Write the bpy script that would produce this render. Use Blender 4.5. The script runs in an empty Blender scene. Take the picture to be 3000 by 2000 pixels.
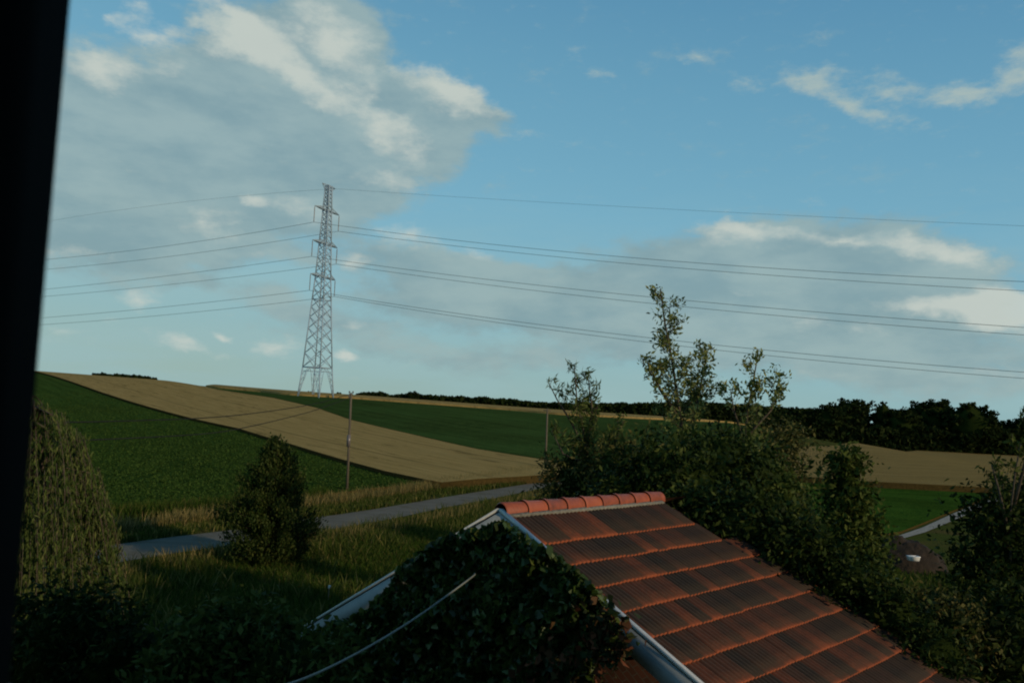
import bpy, bmesh, math, random
import numpy as np
from mathutils import Vector, Matrix, Euler
from mathutils import noise as mnoise
from mathutils.geometry import delaunay_2d_cdt

S = bpy.context.scene
COL = S.collection
R = math.radians
rng = np.random.default_rng(7)

# ------------------------------------------------------------------ camera
F = 2430.0                      # focal length in pixels of the 3000 px wide photograph
EYE = np.array([0.0, 0.0, 7.0])
PITCH = math.atan(195 / F)
ROLL = R(2.5)
_f = np.array([0, math.cos(PITCH), math.sin(PITCH)])
_r0 = np.array([1.0, 0, 0]); _u0 = np.cross(_r0, _f)
_r = _r0 * math.cos(ROLL) + _u0 * math.sin(ROLL)
_u = -_r0 * math.sin(ROLL) + _u0 * math.cos(ROLL)
cam = bpy.data.cameras.new('camera')
cam_o = bpy.data.objects.new('camera', cam); COL.objects.link(cam_o)
cam.sensor_width = 36; cam.lens = 36 * F / 3000
cam.clip_start = 0.05; cam.clip_end = 9000
cam_o.matrix_world = Matrix(((_r[0], _u[0], -_f[0], EYE[0]), (_r[1], _u[1], -_f[1], EYE[1]), (_r[2], _u[2], -_f[2], EYE[2]), (0, 0, 0, 1)))
cam.dof.use_dof = True; cam.dof.focus_distance = 70; cam.dof.aperture_fstop = 5.6
S.camera = cam_o
S.render.engine = 'CYCLES'
S.view_settings.view_transform = 'Standard'; S.view_settings.look = 'None'
S.view_settings.exposure = -0.35; S.view_settings.gamma = 1
S.cycles.filter_width = 2.0

def ray(px, py):
    d = _f * F + _r * (px - 1500) - _u * (py - 1000)
    return d / d[1]
def at(px, py, Y):
    return EYE + ray(px, py) * Y

# ------------------------------------------------------------------ sun and sky
SUN_EL = R(17); SUN_DIR = np.array([0.80, -0.60])
sd = Vector((SUN_DIR[0] * math.cos(SUN_EL), SUN_DIR[1] * math.cos(SUN_EL), math.sin(SUN_EL)))
sun = bpy.data.lights.new('sun', 'SUN'); sun.energy = 3.4; sun.angle = R(0.5); sun.color = (1.0, 0.78, 0.50)
sun_o = bpy.data.objects.new('sun', sun); COL.objects.link(sun_o)
sun_o.rotation_euler = sd.to_track_quat('Z', 'Y').to_euler(); sun_o.location = (20, -20, 60)

W = bpy.data.worlds.new('World'); S.world = W; W.use_nodes = True
nt = W.node_tree; nt.nodes.clear(); N = nt.nodes; L = nt.links
def nd(t, **kw):
    n = N.new(t)
    for k, v in kw.items(): setattr(n, k, v)
    return n
def mth(op, a, b=None, c=None, clamp=False):
    n = nd('ShaderNodeMath', operation=op, use_clamp=clamp)
    for i, v in enumerate((a, b, c)):
        if v is None: continue
        if isinstance(v, (int, float)): n.inputs[i].default_value = v
        else: L.new(v, n.inputs[i])
    return n.outputs[0]
sky = nd('ShaderNodeTexSky', sky_type='NISHITA', sun_disc=False, sun_elevation=SUN_EL, sun_rotation=math.atan2(SUN_DIR[0], SUN_DIR[1]))
sky.air_density = 1.0; sky.dust_density = 0.6; sky.ozone_density = 1.6
tc = nd('ShaderNodeTexCoord')
sep = nd('ShaderNodeSeparateXYZ'); L.new(tc.outputs['Generated'], sep.inputs[0])
az = mth('ARCTAN2', sep.outputs[0], sep.outputs[1])
el = mth('ARCSINE', sep.outputs[2])
comb = nd('ShaderNodeCombineXYZ'); L.new(az, comb.inputs[0]); L.new(el, comb.inputs[1])
# turbulence: two octave sets, stretched along the horizon
def noise(vec, scale, detail, rough, sx=1, sy=1, off=0.0):
    m = nd('ShaderNodeMapping'); m.inputs['Scale'].default_value = (sx, sy, 1); m.inputs['Location'].default_value = (off, off * .7, off)
    m.inputs['Rotation'].default_value = (0, 0, R(-4))
    L.new(vec, m.inputs[0])
    n = nd('ShaderNodeTexNoise'); n.inputs['Scale'].default_value = scale; n.inputs['Detail'].default_value = detail; n.inputs['Roughness'].default_value = rough
    L.new(m.outputs[0], n.inputs['Vector']); return n
def vadd(a, b): 
    n = nd('ShaderNodeVectorMath', operation='ADD'); L.new(a, n.inputs[0]); L.new(b, n.inputs[1]); return n.outputs[0]
def vscale_off(nz, s):
    a = nd('ShaderNodeVectorMath', operation='SUBTRACT'); L.new(nz.outputs['Color'], a.inputs[0]); a.inputs[1].default_value = (.5, .5, .5)
    b = nd('ShaderNodeVectorMath', operation='MULTIPLY'); L.new(a.outputs[0], b.inputs[0]); b.inputs[1].default_value = (s, s * .6, 0); return b.outputs[0]
w1 = noise(comb.outputs[0], 7, 4, .55, 1, 1.6, 3.1)
w2 = noise(comb.outputs[0], 26, 4, .6, 1, 1.5, 9.7)
pos = vadd(vadd(comb.outputs[0], vscale_off(w1, .075)), vscale_off(w2, .035))
def azel(px, py):
    d = ray(px, py); d = d / np.linalg.norm(d)
    return math.atan2(d[0], d[1]), math.asin(d[2])
def blob(cx, cy, rx, ry, rot=0, amp=1.0, power=1):
    a, e = azel(cx, cy); k = 1 / F
    m = nd('ShaderNodeMapping'); m.vector_type = 'TEXTURE'
    m.inputs['Location'].default_value = (a, e, 0); m.inputs['Rotation'].default_value = (0, 0, R(-rot - 2.5)); m.inputs['Scale'].default_value = (rx * k, ry * k, 1)
    L.new(pos, m.inputs[0])
    g = nd('ShaderNodeTexGradient', gradient_type='SPHERICAL'); L.new(m.outputs[0], g.inputs[0])
    return mth('MULTIPLY', g.outputs[1], amp)
def layer(lst):
    acc = None
    for b in lst:
        o = blob(*b); acc = o if acc is None else mth('ADD', acc, o)
    return acc
GREY = [(560, 450, 620, 300, 0, 1.6), (330, 620, 420, 220, 10, 1.3), (980, 430, 420, 250, -10, 1.3), (860, 200, 370, 230, 5, 1.3), (1200, 370, 330, 130, 0, .8), (1330, 310, 210, 80, 10, 1.1), (990, 80, 190, 190, 10, .9),
        (250, 500, 300, 230, 0, 1.2), (2250, 850, 640, 190, 3, 1.6), (2520, 770, 460, 150, 6, 1.2), (1930, 930, 560, 150, 0, 1.1), (1350, 890, 480, 110, 0, .8),
        (2150, 1040, 900, 110, 2, .6), (2700, 1010, 500, 140, 2, .8), (1000, 960, 300, 60, 0, .5), (1180, 760, 300, 90, 8, .7), (700, 850, 300, 40, 0, .3), (1500, 800, 300, 60, 5, .5), (900, 760, 250, 50, 0, .4), (1400, 1050, 600, 60, 0, .45), (830, 900, 180, 40, 0, .5)]
WHITE = [(700, 70, 230, 80, 15, 1.3), (980, 110, 240, 120, 20, 1.3), (640, 130, 160, 60, 10, 1.0), (890, 240, 330, 70, 28, 1.3), (1090, 320, 170, 60, 30, 1.0), (300, 190, 130, 90, 0, 1.2), (450, 108, 130, 45, 0, .9), (480, 190, 130, 35, -10, .6),
         (1330, 280, 220, 80, 10, 1.6), (1180, 440, 130, 160, 30, .8), (740, 585, 55, 28, 0, .9), (600, 660, 170, 60, -20, .8), (345, 60, 60, 28, -10, .9), (410, 20, 70, 50, 0, .9), (1120, 540, 240, 50, 0, .7), (900, 620, 260, 40, 3, .6),
         (2860, 895, 270, 70, 4, 1.25), (2950, 915, 150, 105, 25, 1.3), (2660, 890, 200, 40, 0, .8), (2150, 690, 200, 60, 0, 1.0), (2480, 705, 420, 34, 5, .9), (2790, 740, 190, 60, 12, .9), (2150, 855, 90, 24, 0, .7),
         (1210, 700, 170, 70, 12, 1.0), (1390, 740, 120, 40, 0, .8), (1015, 770, 110, 45, 0, .9), (760, 745, 90, 36, 0, .6), (440, 895, 95, 45, 0, 1.0), (550, 1018, 160, 40, 6, .9), (800, 1012, 130, 40, -12, 1.0), (650, 980, 40, 24, 0, 1.1), (1030, 1042, 45, 24, 0, 1.3), (180, 960, 80, 50, 0, .7), (1060, 960, 60, 30, 0, .7), (300, 935, 60, 24, 0, .6), (190, 735, 200, 30, 0, .6), (2900, 1090, 280, 30, 0, .6), (2500, 960, 300, 50, 0, .5), (2350, 1100, 300, 30, 0, .4)]
WISP = [(2380, 225, 160, 45, -5, 1.0), (2490, 310, 220, 45, 24, 1.2), (2620, 250, 160, 60, 10, .75), (2790, 285, 150, 50, 5, .75), (2900, 262, 170, 35, -6, .8), (2990, 190, 90, 80, 0, 1.0), (2055, 165, 90, 30, 8, .7), (1768, 205, 45, 38, 0, .7), (2210, 262, 110, 28, 15, .6), (1500, 400, 230, 25, 5, .4), (1730, 165, 80, 24, 20, .45)]
nA = noise(comb.outputs[0], 9, 7, .58, 1, 2.6, 1.3)
nB = noise(comb.outputs[0], 24, 7, .62, 1, 2.0, 5.1)
nC = noise(comb.outputs[0], 5, 5, .55, 1, 5.0, 14.0)
def smooth(v, lo, hi):
    n = nd('ShaderNodeMapRange', interpolation_type='SMOOTHSTEP'); n.inputs[1].default_value = lo; n.inputs[2].default_value = hi
    L.new(v, n.inputs[0]); return n.outputs[0]
gsum = layer(GREY); wsum = layer(WHITE); psum = layer(WISP); nD = noise(comb.outputs[0], 30, 8, .66, 1, 2.2, 21.0)
pm_ = smooth(mth('ADD', psum, mth('MULTIPLY', mth('SUBTRACT', nD.outputs[0], .50), 2.2)), .12, 1.35)
gm = smooth(mth('ADD', mth('ADD', gsum, mth('MULTIPLY', mth('SUBTRACT', nA.outputs[0], .5), .7)), mth('MULTIPLY', mth('SUBTRACT', nB.outputs[0], .5), .8)), .06, .54)
wm = smooth(mth('ADD', wsum, mth('MULTIPLY', mth('SUBTRACT', nB.outputs[0], .5), 1.7)), .25, 1.30)
# the general high veil near the horizon all round
veil = mth('MULTIPLY', smooth(el, .30, .02), smooth(nC.outputs[0], .34, .70))
def rgb(c):
    n = nd('ShaderNodeRGB'); n.outputs[0].default_value = (*c, 1); return n.outputs[0]
def mix(f, a, b, mode='MIX'):
    n = nd('ShaderNodeMix', data_type='RGBA', blend_type=mode)
    if isinstance(f, (int, float)): n.inputs[0].default_value = f
    else: L.new(f, n.inputs[0])
    L.new(a, n.inputs[6]); L.new(b, n.inputs[7]); return n.outputs[2]
SKS = 0.09
def lin(r, g, b, k=1.0):
    return tuple(((c / 255) ** 2.2) * k / SKS for c in (r, g, b))
gr_ = nd('ShaderNodeValToRGB'); e_ = gr_.color_ramp.elements; e_[0].position = 0.0; e_[0].color = (*[v * SKS for v in lin(146, 178, 176, 1.28)], 1)
e_[1].position = 1.0; e_[1].color = (*[v * SKS for v in lin(40, 84, 128, 1.28)], 1)
for p_, c_ in ((.14, (138, 184, 196)), (.30, (120, 176, 200)), (.50, (104, 160, 189)), (.68, (86, 142, 178))):
    k_ = e_.new(p_); k_.color = (*[v * SKS for v in lin(*c_, 1.28)], 1)
L.new(mth('ADD', mth('MULTIPLY', el, 1.25, clamp=True), mth('MULTIPLY', az, .12)), gr_.inputs[0])
tint0 = mix(1.0, gr_.outputs[0], rgb((1 / SKS, 1 / SKS, 1 / SKS)), 'MULTIPLY')
tint = mix(.88, sky.outputs[0], tint0)
grey = mix(smooth(nA.outputs[0], .3, .7), rgb(lin(128, 155, 161, 1.28)), rgb(lin(152, 174, 174, 1.28)))
c1 = mix(mth('MULTIPLY', veil, .75), tint, rgb(lin(150, 182, 184, 1.28)))
c2 = mix(mth('MULTIPLY', gm, .84), c1, grey)
c3 = mix(mth('MULTIPLY', wm, .85), c2, rgb(lin(196, 204, 196, 1.28)))
c3 = mix(mth('MULTIPLY', pm_, .72), c3, rgb(lin(178, 190, 180, 1.28)))
bg = nd('ShaderNodeBackground'); bg.inputs[1].default_value = SKS; L.new(c3, bg.inputs[0])
wo = nd('ShaderNodeOutputWorld'); L.new(bg.outputs[0], wo.inputs[0])

# ------------------------------------------------------------------ helpers: objects
def tag(o, label=None, cat=None, group=None, kind=None):
    if label: o['label'] = label
    if cat: o['category'] = cat
    if group: o['group'] = group
    if kind: o['kind'] = kind
    return o
def empty(name, loc, label=None, cat=None, group=None):
    o = bpy.data.objects.new(name, None); COL.objects.link(o); o.location = loc; o.empty_display_size = .3
    return tag(o, label, cat, group)
def link(name, me, mat, parent=None):
    if mat:
        me.materials.append(mat)
    o = bpy.data.objects.new(name, me); COL.objects.link(o)
    if parent is not None:
        o.parent = parent; o.matrix_parent_inverse = Matrix.Translation(parent.location).inverted()
    return o
def np_mesh(name, V, quads=None, tris=None, uv=None, smooth_=False):
    me = bpy.data.meshes.new(name); V = np.asarray(V, dtype=np.float32).reshape(-1, 3)
    nq = 0 if quads is None else len(quads); ntr = 0 if tris is None else len(tris)
    me.vertices.add(len(V)); me.vertices.foreach_set('co', V.ravel())
    parts = []
    if nq: parts.append(np.asarray(quads, dtype=np.int32).ravel())
    if ntr: parts.append(np.asarray(tris, dtype=np.int32).ravel())
    idx = np.concatenate(parts); me.loops.add(len(idx)); me.loops.foreach_set('vertex_index', idx)
    st = np.concatenate([np.arange(nq) * 4, nq * 4 + np.arange(ntr) * 3]).astype(np.int32)
    me.polygons.add(nq + ntr); me.polygons.foreach_set('loop_start', st)
    if smooth_: me.polygons.foreach_set('use_smooth', np.ones(nq + ntr, dtype=bool))
    if uv is not None:
        u = me.uv_layers.new(name='UVMap'); u.data.foreach_set('uv', np.asarray(uv, dtype=np.float32)[idx].ravel())
    me.update(calc_edges=True); me.validate(); return me
class MB:
    def __init__(s): s.V = []; s.Q = []; s.T = []; s.n = 0
    def add(s, V, Q=(), T=()):
        s.V += [tuple(v) for v in V]; s.Q += [tuple(i + s.n for i in q) for q in Q]; s.T += [tuple(i + s.n for i in t) for t in T]; s.n += len(V)
    def box(s, a, b):
        x0, y0, z0 = a; x1, y1, z1 = b
        s.add([(x0, y0, z0), (x1, y0, z0), (x1, y1, z0), (x0, y1, z0), (x0, y0, z1), (x1, y0, z1), (x1, y1, z1), (x0, y1, z1)],
              [(0, 3, 2, 1), (4, 5, 6, 7), (0, 1, 5, 4), (1, 2, 6, 5), (2, 3, 7, 6), (3, 0, 4, 7)])
    def bar(s, p, q, w, h=None, up=(0, 0, 1)):
        p = Vector(p); q = Vector(q); h = h or w; d = (q - p)
        if d.length < 1e-6: return
        d.normalize(); u = Vector(up)
        if abs(d.dot(u)) > .98: u = Vector((1, 0, 0))
        a = d.cross(u).normalized() * w / 2; b = a.cross(d).normalized() * h / 2
        V = [p - a - b, p + a - b, p + a + b, p - a + b, q - a - b, q + a - b, q + a + b, q - a + b]
        s.add(V, [(0, 3, 2, 1), (4, 5, 6, 7), (0, 1, 5, 4), (1, 2, 6, 5), (2, 3, 7, 6), (3, 0, 4, 7)])
    def tube(s, P, rad, n=6):
        P = [Vector(p) for p in P]; m = len(P)
        if isinstance(rad, (int, float)): rad = [rad] * m
        V = []
        for i, p in enumerate(P):
            d = (P[min(i + 1, m - 1)] - P[max(i - 1, 0)]).normalized(); u = Vector((0, 0, 1)) if abs(d.z) < .9 else Vector((1, 0, 0))
            a = d.cross(u).normalized(); b = a.cross(d)
            for k in range(n):
                t = 2 * math.pi * k / n; V.append(p + (a * math.cos(t) + b * math.sin(t)) * rad[i])
        Q = [(i * n + k, i * n + (k + 1) % n, (i + 1) * n + (k + 1) % n, (i + 1) * n + k) for i in range(m - 1) for k in range(n)]
        c0 = len(V); V.append(P[0]); V.append(P[-1])
        T = [(c0, (k + 1) % n, k) for k in range(n)] + [(c0 + 1, (m - 1) * n + k, (m - 1) * n + (k + 1) % n) for k in range(n)]
        s.add(V, Q, T)
    def build(s, name, mat, parent=None, smooth_=False):
        return link(name, np_mesh(name, s.V, s.Q or None, s.T or None, smooth_=smooth_), mat, parent)

# ------------------------------------------------------------------ helpers: materials
def material(name, rough=.8, spec=.3):
    m = bpy.data.materials.new(name); m.use_nodes = True; b = m.node_tree.nodes['Principled BSDF']
    b.inputs['Roughness'].default_value = rough; b.inputs['Specular IOR Level'].default_value = spec
    return m, m.node_tree, b
def ramp(t, fac, stops):
    r = t.nodes.new('ShaderNodeValToRGB'); e = r.color_ramp.elements
    while len(e) > 1: e.remove(e[-1])
    e[0].position = stops[0][0]; e[0].color = (*stops[0][1], 1)
    for p, c in stops[1:]:
        k = e.new(p); k.color = (*c, 1)
    t.links.new(fac, r.inputs[0]); return r.outputs[0]
def mnoise_(t, scale, detail=4, rough=.6, sx=1, sy=1, rot=0, coord='Object', sz=1):
    c = t.nodes.new('ShaderNodeTexCoord'); m = t.nodes.new('ShaderNodeMapping'); m.inputs['Scale'].default_value = (sx, sy, sz)
    m.vector_type = 'POINT'
    r_ = t.nodes.new('ShaderNodeMapping'); r_.inputs['Rotation'].default_value = (0, 0, rot)
    t.links.new(c.outputs[coord], r_.inputs[0]); t.links.new(r_.outputs[0], m.inputs[0])
    n = t.nodes.new('ShaderNodeTexNoise'); n.inputs['Scale'].default_value = scale; n.inputs['Detail'].default_value = detail; n.inputs['Roughness'].default_value = rough
    t.links.new(m.outputs[0], n.inputs['Vector']); return n.outputs[0]
def tmix(t, f, a, b, mode='MIX'):
    n = t.nodes.new('ShaderNodeMix'); n.data_type = 'RGBA'; n.blend_type = mode
    if isinstance(f, (int, float)): n.inputs[0].default_value = f
    else: t.links.new(f, n.inputs[0])
    for i, v in ((6, a), (7, b)):
        if isinstance(v, tuple): n.inputs[i].default_value = (*v, 1)
        else: t.links.new(v, n.inputs[i])
    return n.outputs[2]
def bump(t, b, h, strength=.4, dist=.05):
    n = t.nodes.new('ShaderNodeBump'); n.inputs['Strength'].default_value = strength; n.inputs['Distance'].default_value = dist
    t.links.new(h, n.inputs['Height']); t.links.new(n.outputs[0], b.inputs['Normal'])
def noise_mat(name, stops, scale=3, detail=6, rough=.85, bmp=0, bdist=.05, spec=.2, **kw):
    m, t, b = material(name, rough, spec); n = mnoise_(t, scale, detail, .62, **kw)
    t.links.new(ramp(t, n, stops), b.inputs['Base Color'])
    if bmp: bump(t, b, n, bmp, bdist)
    return m
def leaf_mat(name, stops, trans=.25, rough=.55, spec=.25):
    m, t, b = material(name, rough, spec)
    g = t.nodes.new('ShaderNodeNewGeometry'); c = ramp(t, g.outputs['Random Per Island'], stops)
    t.links.new(c, b.inputs['Base Color'])
    tr = t.nodes.new('ShaderNodeBsdfTranslucent'); t.links.new(c, tr.inputs[0])
    mx = t.nodes.new('ShaderNodeMixShader'); mx.inputs[0].default_value = trans
    t.links.new(b.outputs[0], mx.inputs[1]); t.links.new(tr.outputs[0], mx.inputs[2])
    t.links.new(mx.outputs[0], t.nodes['Material Output'].inputs[0]); return m

# ------------------------------------------------------------------ terrain
_hx = [60, 120, 460, 660, 860, 1040, 1300, 1600, 2000, 2190, 2300, 2420, 2700, 3000]
_he = [49, 47, 37, 29, 21.5, 18, 10, 1, -7, -12, -66, -68, -75, -78]
Y0, Y1 = 46.0, 230.0
_X = np.array([(x - 1500) / F * Y1 for x in _hx]); _H = np.array([7 + e / F * Y1 - .6 for e in _he])
_X = np.concatenate([[-900, -300], _X, [400, 900]]); _H = np.concatenate([[14, 12.6], _H, [-.6, -.6]])
def sst(t): t = np.clip(t, 0, 1); return t * t * (3 - 2 * t)
def terr(x, y):
    x = np.asarray(x, float); y = np.asarray(y, float)
    h = sum(np.interp(x + d, _X, _H) for d in (-8, -4, 0, 4, 8)) / 5
    t = (y - Y0) / (Y1 - Y0)
    h = np.where(h > 0, h, h)
    z = h * (0.25 * np.clip(t, 0, 1) + .75 * sst(t))
    z = z - np.maximum(h, 0) * .55 * sst((y - 236) / 220)
    return z
def hit(px, py, h=0.0):
    d = ray(px, py); a = 3.0; p = a
    while a < 2600:
        P = EYE + d * a
        if P[2] <= terr(P[0], P[1]) + h:
            lo, hi = p, a
            for _ in range(30):
                m = (lo + hi) / 2; P = EYE + d * m
                if P[2] <= terr(P[0], P[1]) + h: hi = m
                else: lo = m
            P = EYE + d * hi; return P
        p = a; a *= 1.01
    return None
def hit_or(px, py, h=0.0, far=232.0):
    P = hit(px, py, h)
    if P is None or P[1] > far: P = EYE + ray(px, py) * far; P[2] = terr(P[0], P[1]) + h
    return P

def spaced(lo, hi, c, n, p):
    t = np.linspace(-1, 1, n); s = np.sign(t) * np.abs(t) ** p
    return np.where(s < 0, c + s * (c - lo), c + s * (hi - c))
gx = spaced(-2600, 2600, 0, 420, 3.2); gy = spaced(-300, 3500, 40, 420, 3.0)
GX, GY = np.meshgrid(gx, gy); GZ = terr(GX, GY)
nx, ny = len(gx), len(gy); ii = np.arange(nx * ny).reshape(ny, nx)
Q = np.stack([ii[:-1, :-1], ii[:-1, 1:], ii[1:, 1:], ii[1:, :-1]], -1).reshape(-1, 4)
m_ground, t, b = material('ground_grass', 1.0, 0.0)
n1 = mnoise_(t, .35, 5, .6); n2 = mnoise_(t, 7, 6, .7)
c = tmix(t, n2, (.028, .050, .009), (.075, .082, .022)); c = tmix(t, ramp(t, n1, [(.45, (0, 0, 0)), (.68, (1, 1, 1))]), c, (.085, .068, .024))
t.links.new(c, b.inputs['Base Color']); bump(t, b, n2, .8, .12)
ground = link('ground', np_mesh('ground', np.stack([GX, GY, GZ], -1), Q, smooth_=True), m_ground); tag(ground, kind='structure')

def resample(P, step):
    out = []
    for a, b_ in zip(P, P[1:] + P[:1]):
        a = np.array(a); b_ = np.array(b_); n = max(1, int(np.linalg.norm(b_ - a) / step)); out += [tuple(a + (b_ - a) * k / n) for k in range(n)]
    return out
def inside(P, x, y):
    P = np.array(P); r_ = np.zeros(len(x), bool); j = len(P) - 1
    for i in range(len(P)):
        xi, yi = P[i]; xj, yj = P[j]; c_ = ((yi > y) != (yj > y)) & (x < (xj - xi) * (y - yi) / (yj - yi + 1e-12) + xi); r_ ^= c_; j = i
    return r_
m_shaded_stalk = noise_mat('shaded_crop_stalks', [(.3, (.030, .022, .008)), (.7, (.075, .052, .018))], 6, spec=0)  # stalk brown, with the shade along the crop edge put into the colour
def sheet(name, poly, h, mat, step=4.0, skirt=True, smat=None):
    """a field or road: closed world polygon laid over the terrain, h metres above it"""
    P = resample(poly, step); P2 = [Vector(p) for p in P]; n = len(P)
    A = np.array(P); x0, y0 = A.min(0); x1, y1 = A.max(0)
    X, Yg = np.meshgrid(np.arange(x0, x1, step), np.arange(y0, y1, step)); X = X.ravel() + rng.uniform(-.1, .1, X.size) * step; Yg = Yg.ravel() + rng.uniform(-.1, .1, Yg.size) * step
    k = inside(P, X, Yg); pts = P2 + [Vector((a, b_)) for a, b_ in zip(X[k], Yg[k])]
    vs, es, fs, *_ = delaunay_2d_cdt(pts, [(i, (i + 1) % n) for i in range(n)], [], 1, 1e-4)
    V = np.array([(v[0], v[1]) for v in vs]); Z = terr(V[:, 0], V[:, 1]) + h
    V3 = [(v[0], v[1], z) for v, z in zip(V, Z)]; T = [tuple(f) for f in fs]; Qs = []
    if skirt:
        base = len(V3); V3 += [(p[0], p[1], float(terr(p[0], p[1])) - .05) for p in P]; V3 += [(p[0], p[1], float(terr(p[0], p[1])) + h) for p in P]
        Qs = [(base + i, base + (i + 1) % n, base + n + (i + 1) % n, base + n + i) for i in range(n)]
    T = [tt for f in T for tt in ([f] if len(f) == 3 else [(f[0], f[i], f[i + 1]) for i in range(1, len(f) - 1)])]
    o = link(name, np_mesh(name, V3, Qs or None, T, smooth_=False), mat); tag(o, kind='structure')
    if skirt:
        o.data.materials.append(smat or m_shaded_stalk); mi = np.zeros(len(o.data.polygons), dtype=np.int32); mi[:len(Qs)] = 1; o.data.polygons.foreach_set('material_index', mi)
    return o
def pxpoly(pts, h, far=232.0):
    return [tuple(hit_or(x, y, h, far)[:2]) for x, y in pts]

# field colours
strip_a = hit_or(440, 1193, .6); strip_b = hit_or(1240, 1403, .6)
ang = math.atan2(strip_b[1] - strip_a[1], strip_b[0] - strip_a[0])
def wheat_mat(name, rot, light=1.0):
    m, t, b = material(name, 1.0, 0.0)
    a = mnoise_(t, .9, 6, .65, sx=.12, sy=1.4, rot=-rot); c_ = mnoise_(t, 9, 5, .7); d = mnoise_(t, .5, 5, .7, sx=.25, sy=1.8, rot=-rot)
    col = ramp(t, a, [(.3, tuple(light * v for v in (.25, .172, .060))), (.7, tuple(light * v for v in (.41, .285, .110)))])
    col = tmix(t, .35, col, ramp(t, c_, [(.3, (.13, .09, .03)), (.7, (.38, .285, .11))]))
    col = tmix(t, ramp(t, d, [(.34, (.8, .8, .8)), (.42, (0, 0, 0))]), col, (.11, .078, .03))
    wv = t.nodes.new('ShaderNodeTexWave'); wv.bands_direction = 'Y'; wv.inputs['Scale'].default_value = .030; wv.inputs['Distortion'].default_value = .25; wv.inputs['Detail'].default_value = 1; cc_ = t.nodes.new('ShaderNodeTexCoord'); mp_ = t.nodes.new('ShaderNodeMapping'); mp_.inputs['Rotation'].default_value = (0, 0, -rot); t.links.new(cc_.outputs['Object'], mp_.inputs[0]); t.links.new(mp_.outputs[0], wv.inputs[0])
    col = tmix(t, ramp(t, wv.outputs[1], [(0, (.45, .45, .45)), (.012, (0, 0, 0))]), col, (.10, .075, .03))
    t.links.new(col, b.inputs['Base Color']); bump(t, b, c_, .7, .15); return m
def green_mat(name, a_, b_, rot, sc=1.0):
    m, t, b = material(name, 1.0, 0.0)
    n1 = mnoise_(t, 1.1 * sc, 6, .75); n2 = mnoise_(t, .06, 4, .6); n3 = mnoise_(t, .35, 3, .5, sx=.05, sy=2.0, rot=-rot)
    col = ramp(t, n1, [(.32, a_), (.68, b_)]); col = tmix(t, ramp(t, n2, [(.42, (0, 0, 0)), (.62, (.75, .75, .75))]), col, tuple(v * 1.9 for v in a_))
    col = tmix(t, ramp(t, n3, [(.42, (.35, .35, .35)), (.55, (0, 0, 0))]), col, tuple(v * .7 for v in a_))
    t.links.new(col, b.inputs['Base Color']); bump(t, b, n1, 1.0, .35); return m
m_beet = green_mat('beet_leaves', (.020, .042, .009), (.064, .104, .022), ang)
m_beet2 = green_mat('beet_far', (.024, .046, .012), (.050, .084, .022), ang, .6)
m_lawn = green_mat('green_crop', (.022, .050, .007), (.034, .068, .010), 0, .5)
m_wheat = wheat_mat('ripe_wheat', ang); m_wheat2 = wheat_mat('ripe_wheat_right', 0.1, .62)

F1 = [(40, 1075), (112, 1090), (200, 1115), (300, 1150), (440, 1193), (560, 1225), (700, 1255), (850, 1300), (1000, 1345), (1130, 1380), (1240, 1403), (1285, 1413), (1100, 1428), (960, 1446), (870, 1460), (620, 1484), (500, 1494), (300, 1504), (40, 1520)]
F2 = [(40, 1076), (120, 1086), (460, 1110), (600, 1132), (640, 1141), (800, 1165), (930, 1195), (1030, 1230), (1200, 1270), (1400, 1315), (1590, 1345), (1760, 1365), (1700, 1385), (1600, 1390), (1400, 1402), (1295, 1412), (1240, 1402), (1130, 1379), (1000, 1344), (850, 1299), (700, 1254), (560, 1224), (440, 1192), (300, 1149), (200, 1114), (112, 1089)]
F3 = [(600, 1133), (760, 1148), (860, 1158), (1040, 1168), (1200, 1180), (1500, 1202), (1640, 1215), (1900, 1228), (2250, 1247), (2330, 1330), (2100, 1390), (1760, 1364), (1590, 1344), (1400, 1314), (1200, 1269), (1030, 1229), (930, 1194), (800, 1164), (640, 1140)]
fp1 = pxpoly(F1, .35); fp2 = pxpoly(F2, .7, 236); fp3 = pxpoly(F3, .35, 226)
sheet('beet_field', fp1, .35, m_beet, 3); sheet('wheat_field', fp2, .7, m_wheat, 4); sheet('beet_field_far', fp3, .35, m_beet2, 4)
# far wheat strip over the crest
up = [tuple(hit_or(x, y, .35, 226)[:2]) for x, y in F3[:9]]
far = [(p[0] * 1.18 + (3 if p[0] > 0 else 0), 272.0) for p in up][::-1]
up_s = [(p[0], p[1] + .6) for p in up]
sheet('wheat_field_far', up_s + far, .75, m_wheat, 5, smat=m_wheat)
F5 = [(2180, 1312), (2330, 1309), (2450, 1304), (2700, 1309), (2950, 1331), (3200, 1345), (3200, 1442), (3000, 1432), (2900, 1427), (2560, 1410), (2350, 1395), (2200, 1380)]
F6 = [(2350, 1397), (2560, 1412), (2900, 1429), (3000, 1434), (2930, 1440), (2780, 1500), (2640, 1556), (2560, 1566), (2450, 1560), (2350, 1540)]
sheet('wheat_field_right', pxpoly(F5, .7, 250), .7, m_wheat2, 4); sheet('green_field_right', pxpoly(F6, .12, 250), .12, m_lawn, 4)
m_gravel = noise_mat('pale_gravel', [(.3, (.16, .14, .11)), (.7, (.34, .31, .26))], 5, bmp=.3)
F7 = [(2620, 1572), (2700, 1545), (2790, 1504), (2935, 1443), (3010, 1418), (3020, 1426), (2945, 1456), (2810, 1516), (2710, 1558), (2630, 1580)]
sheet('gravel_path', pxpoly(F7, .03), .03, m_gravel, 3, skirt=False)

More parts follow.
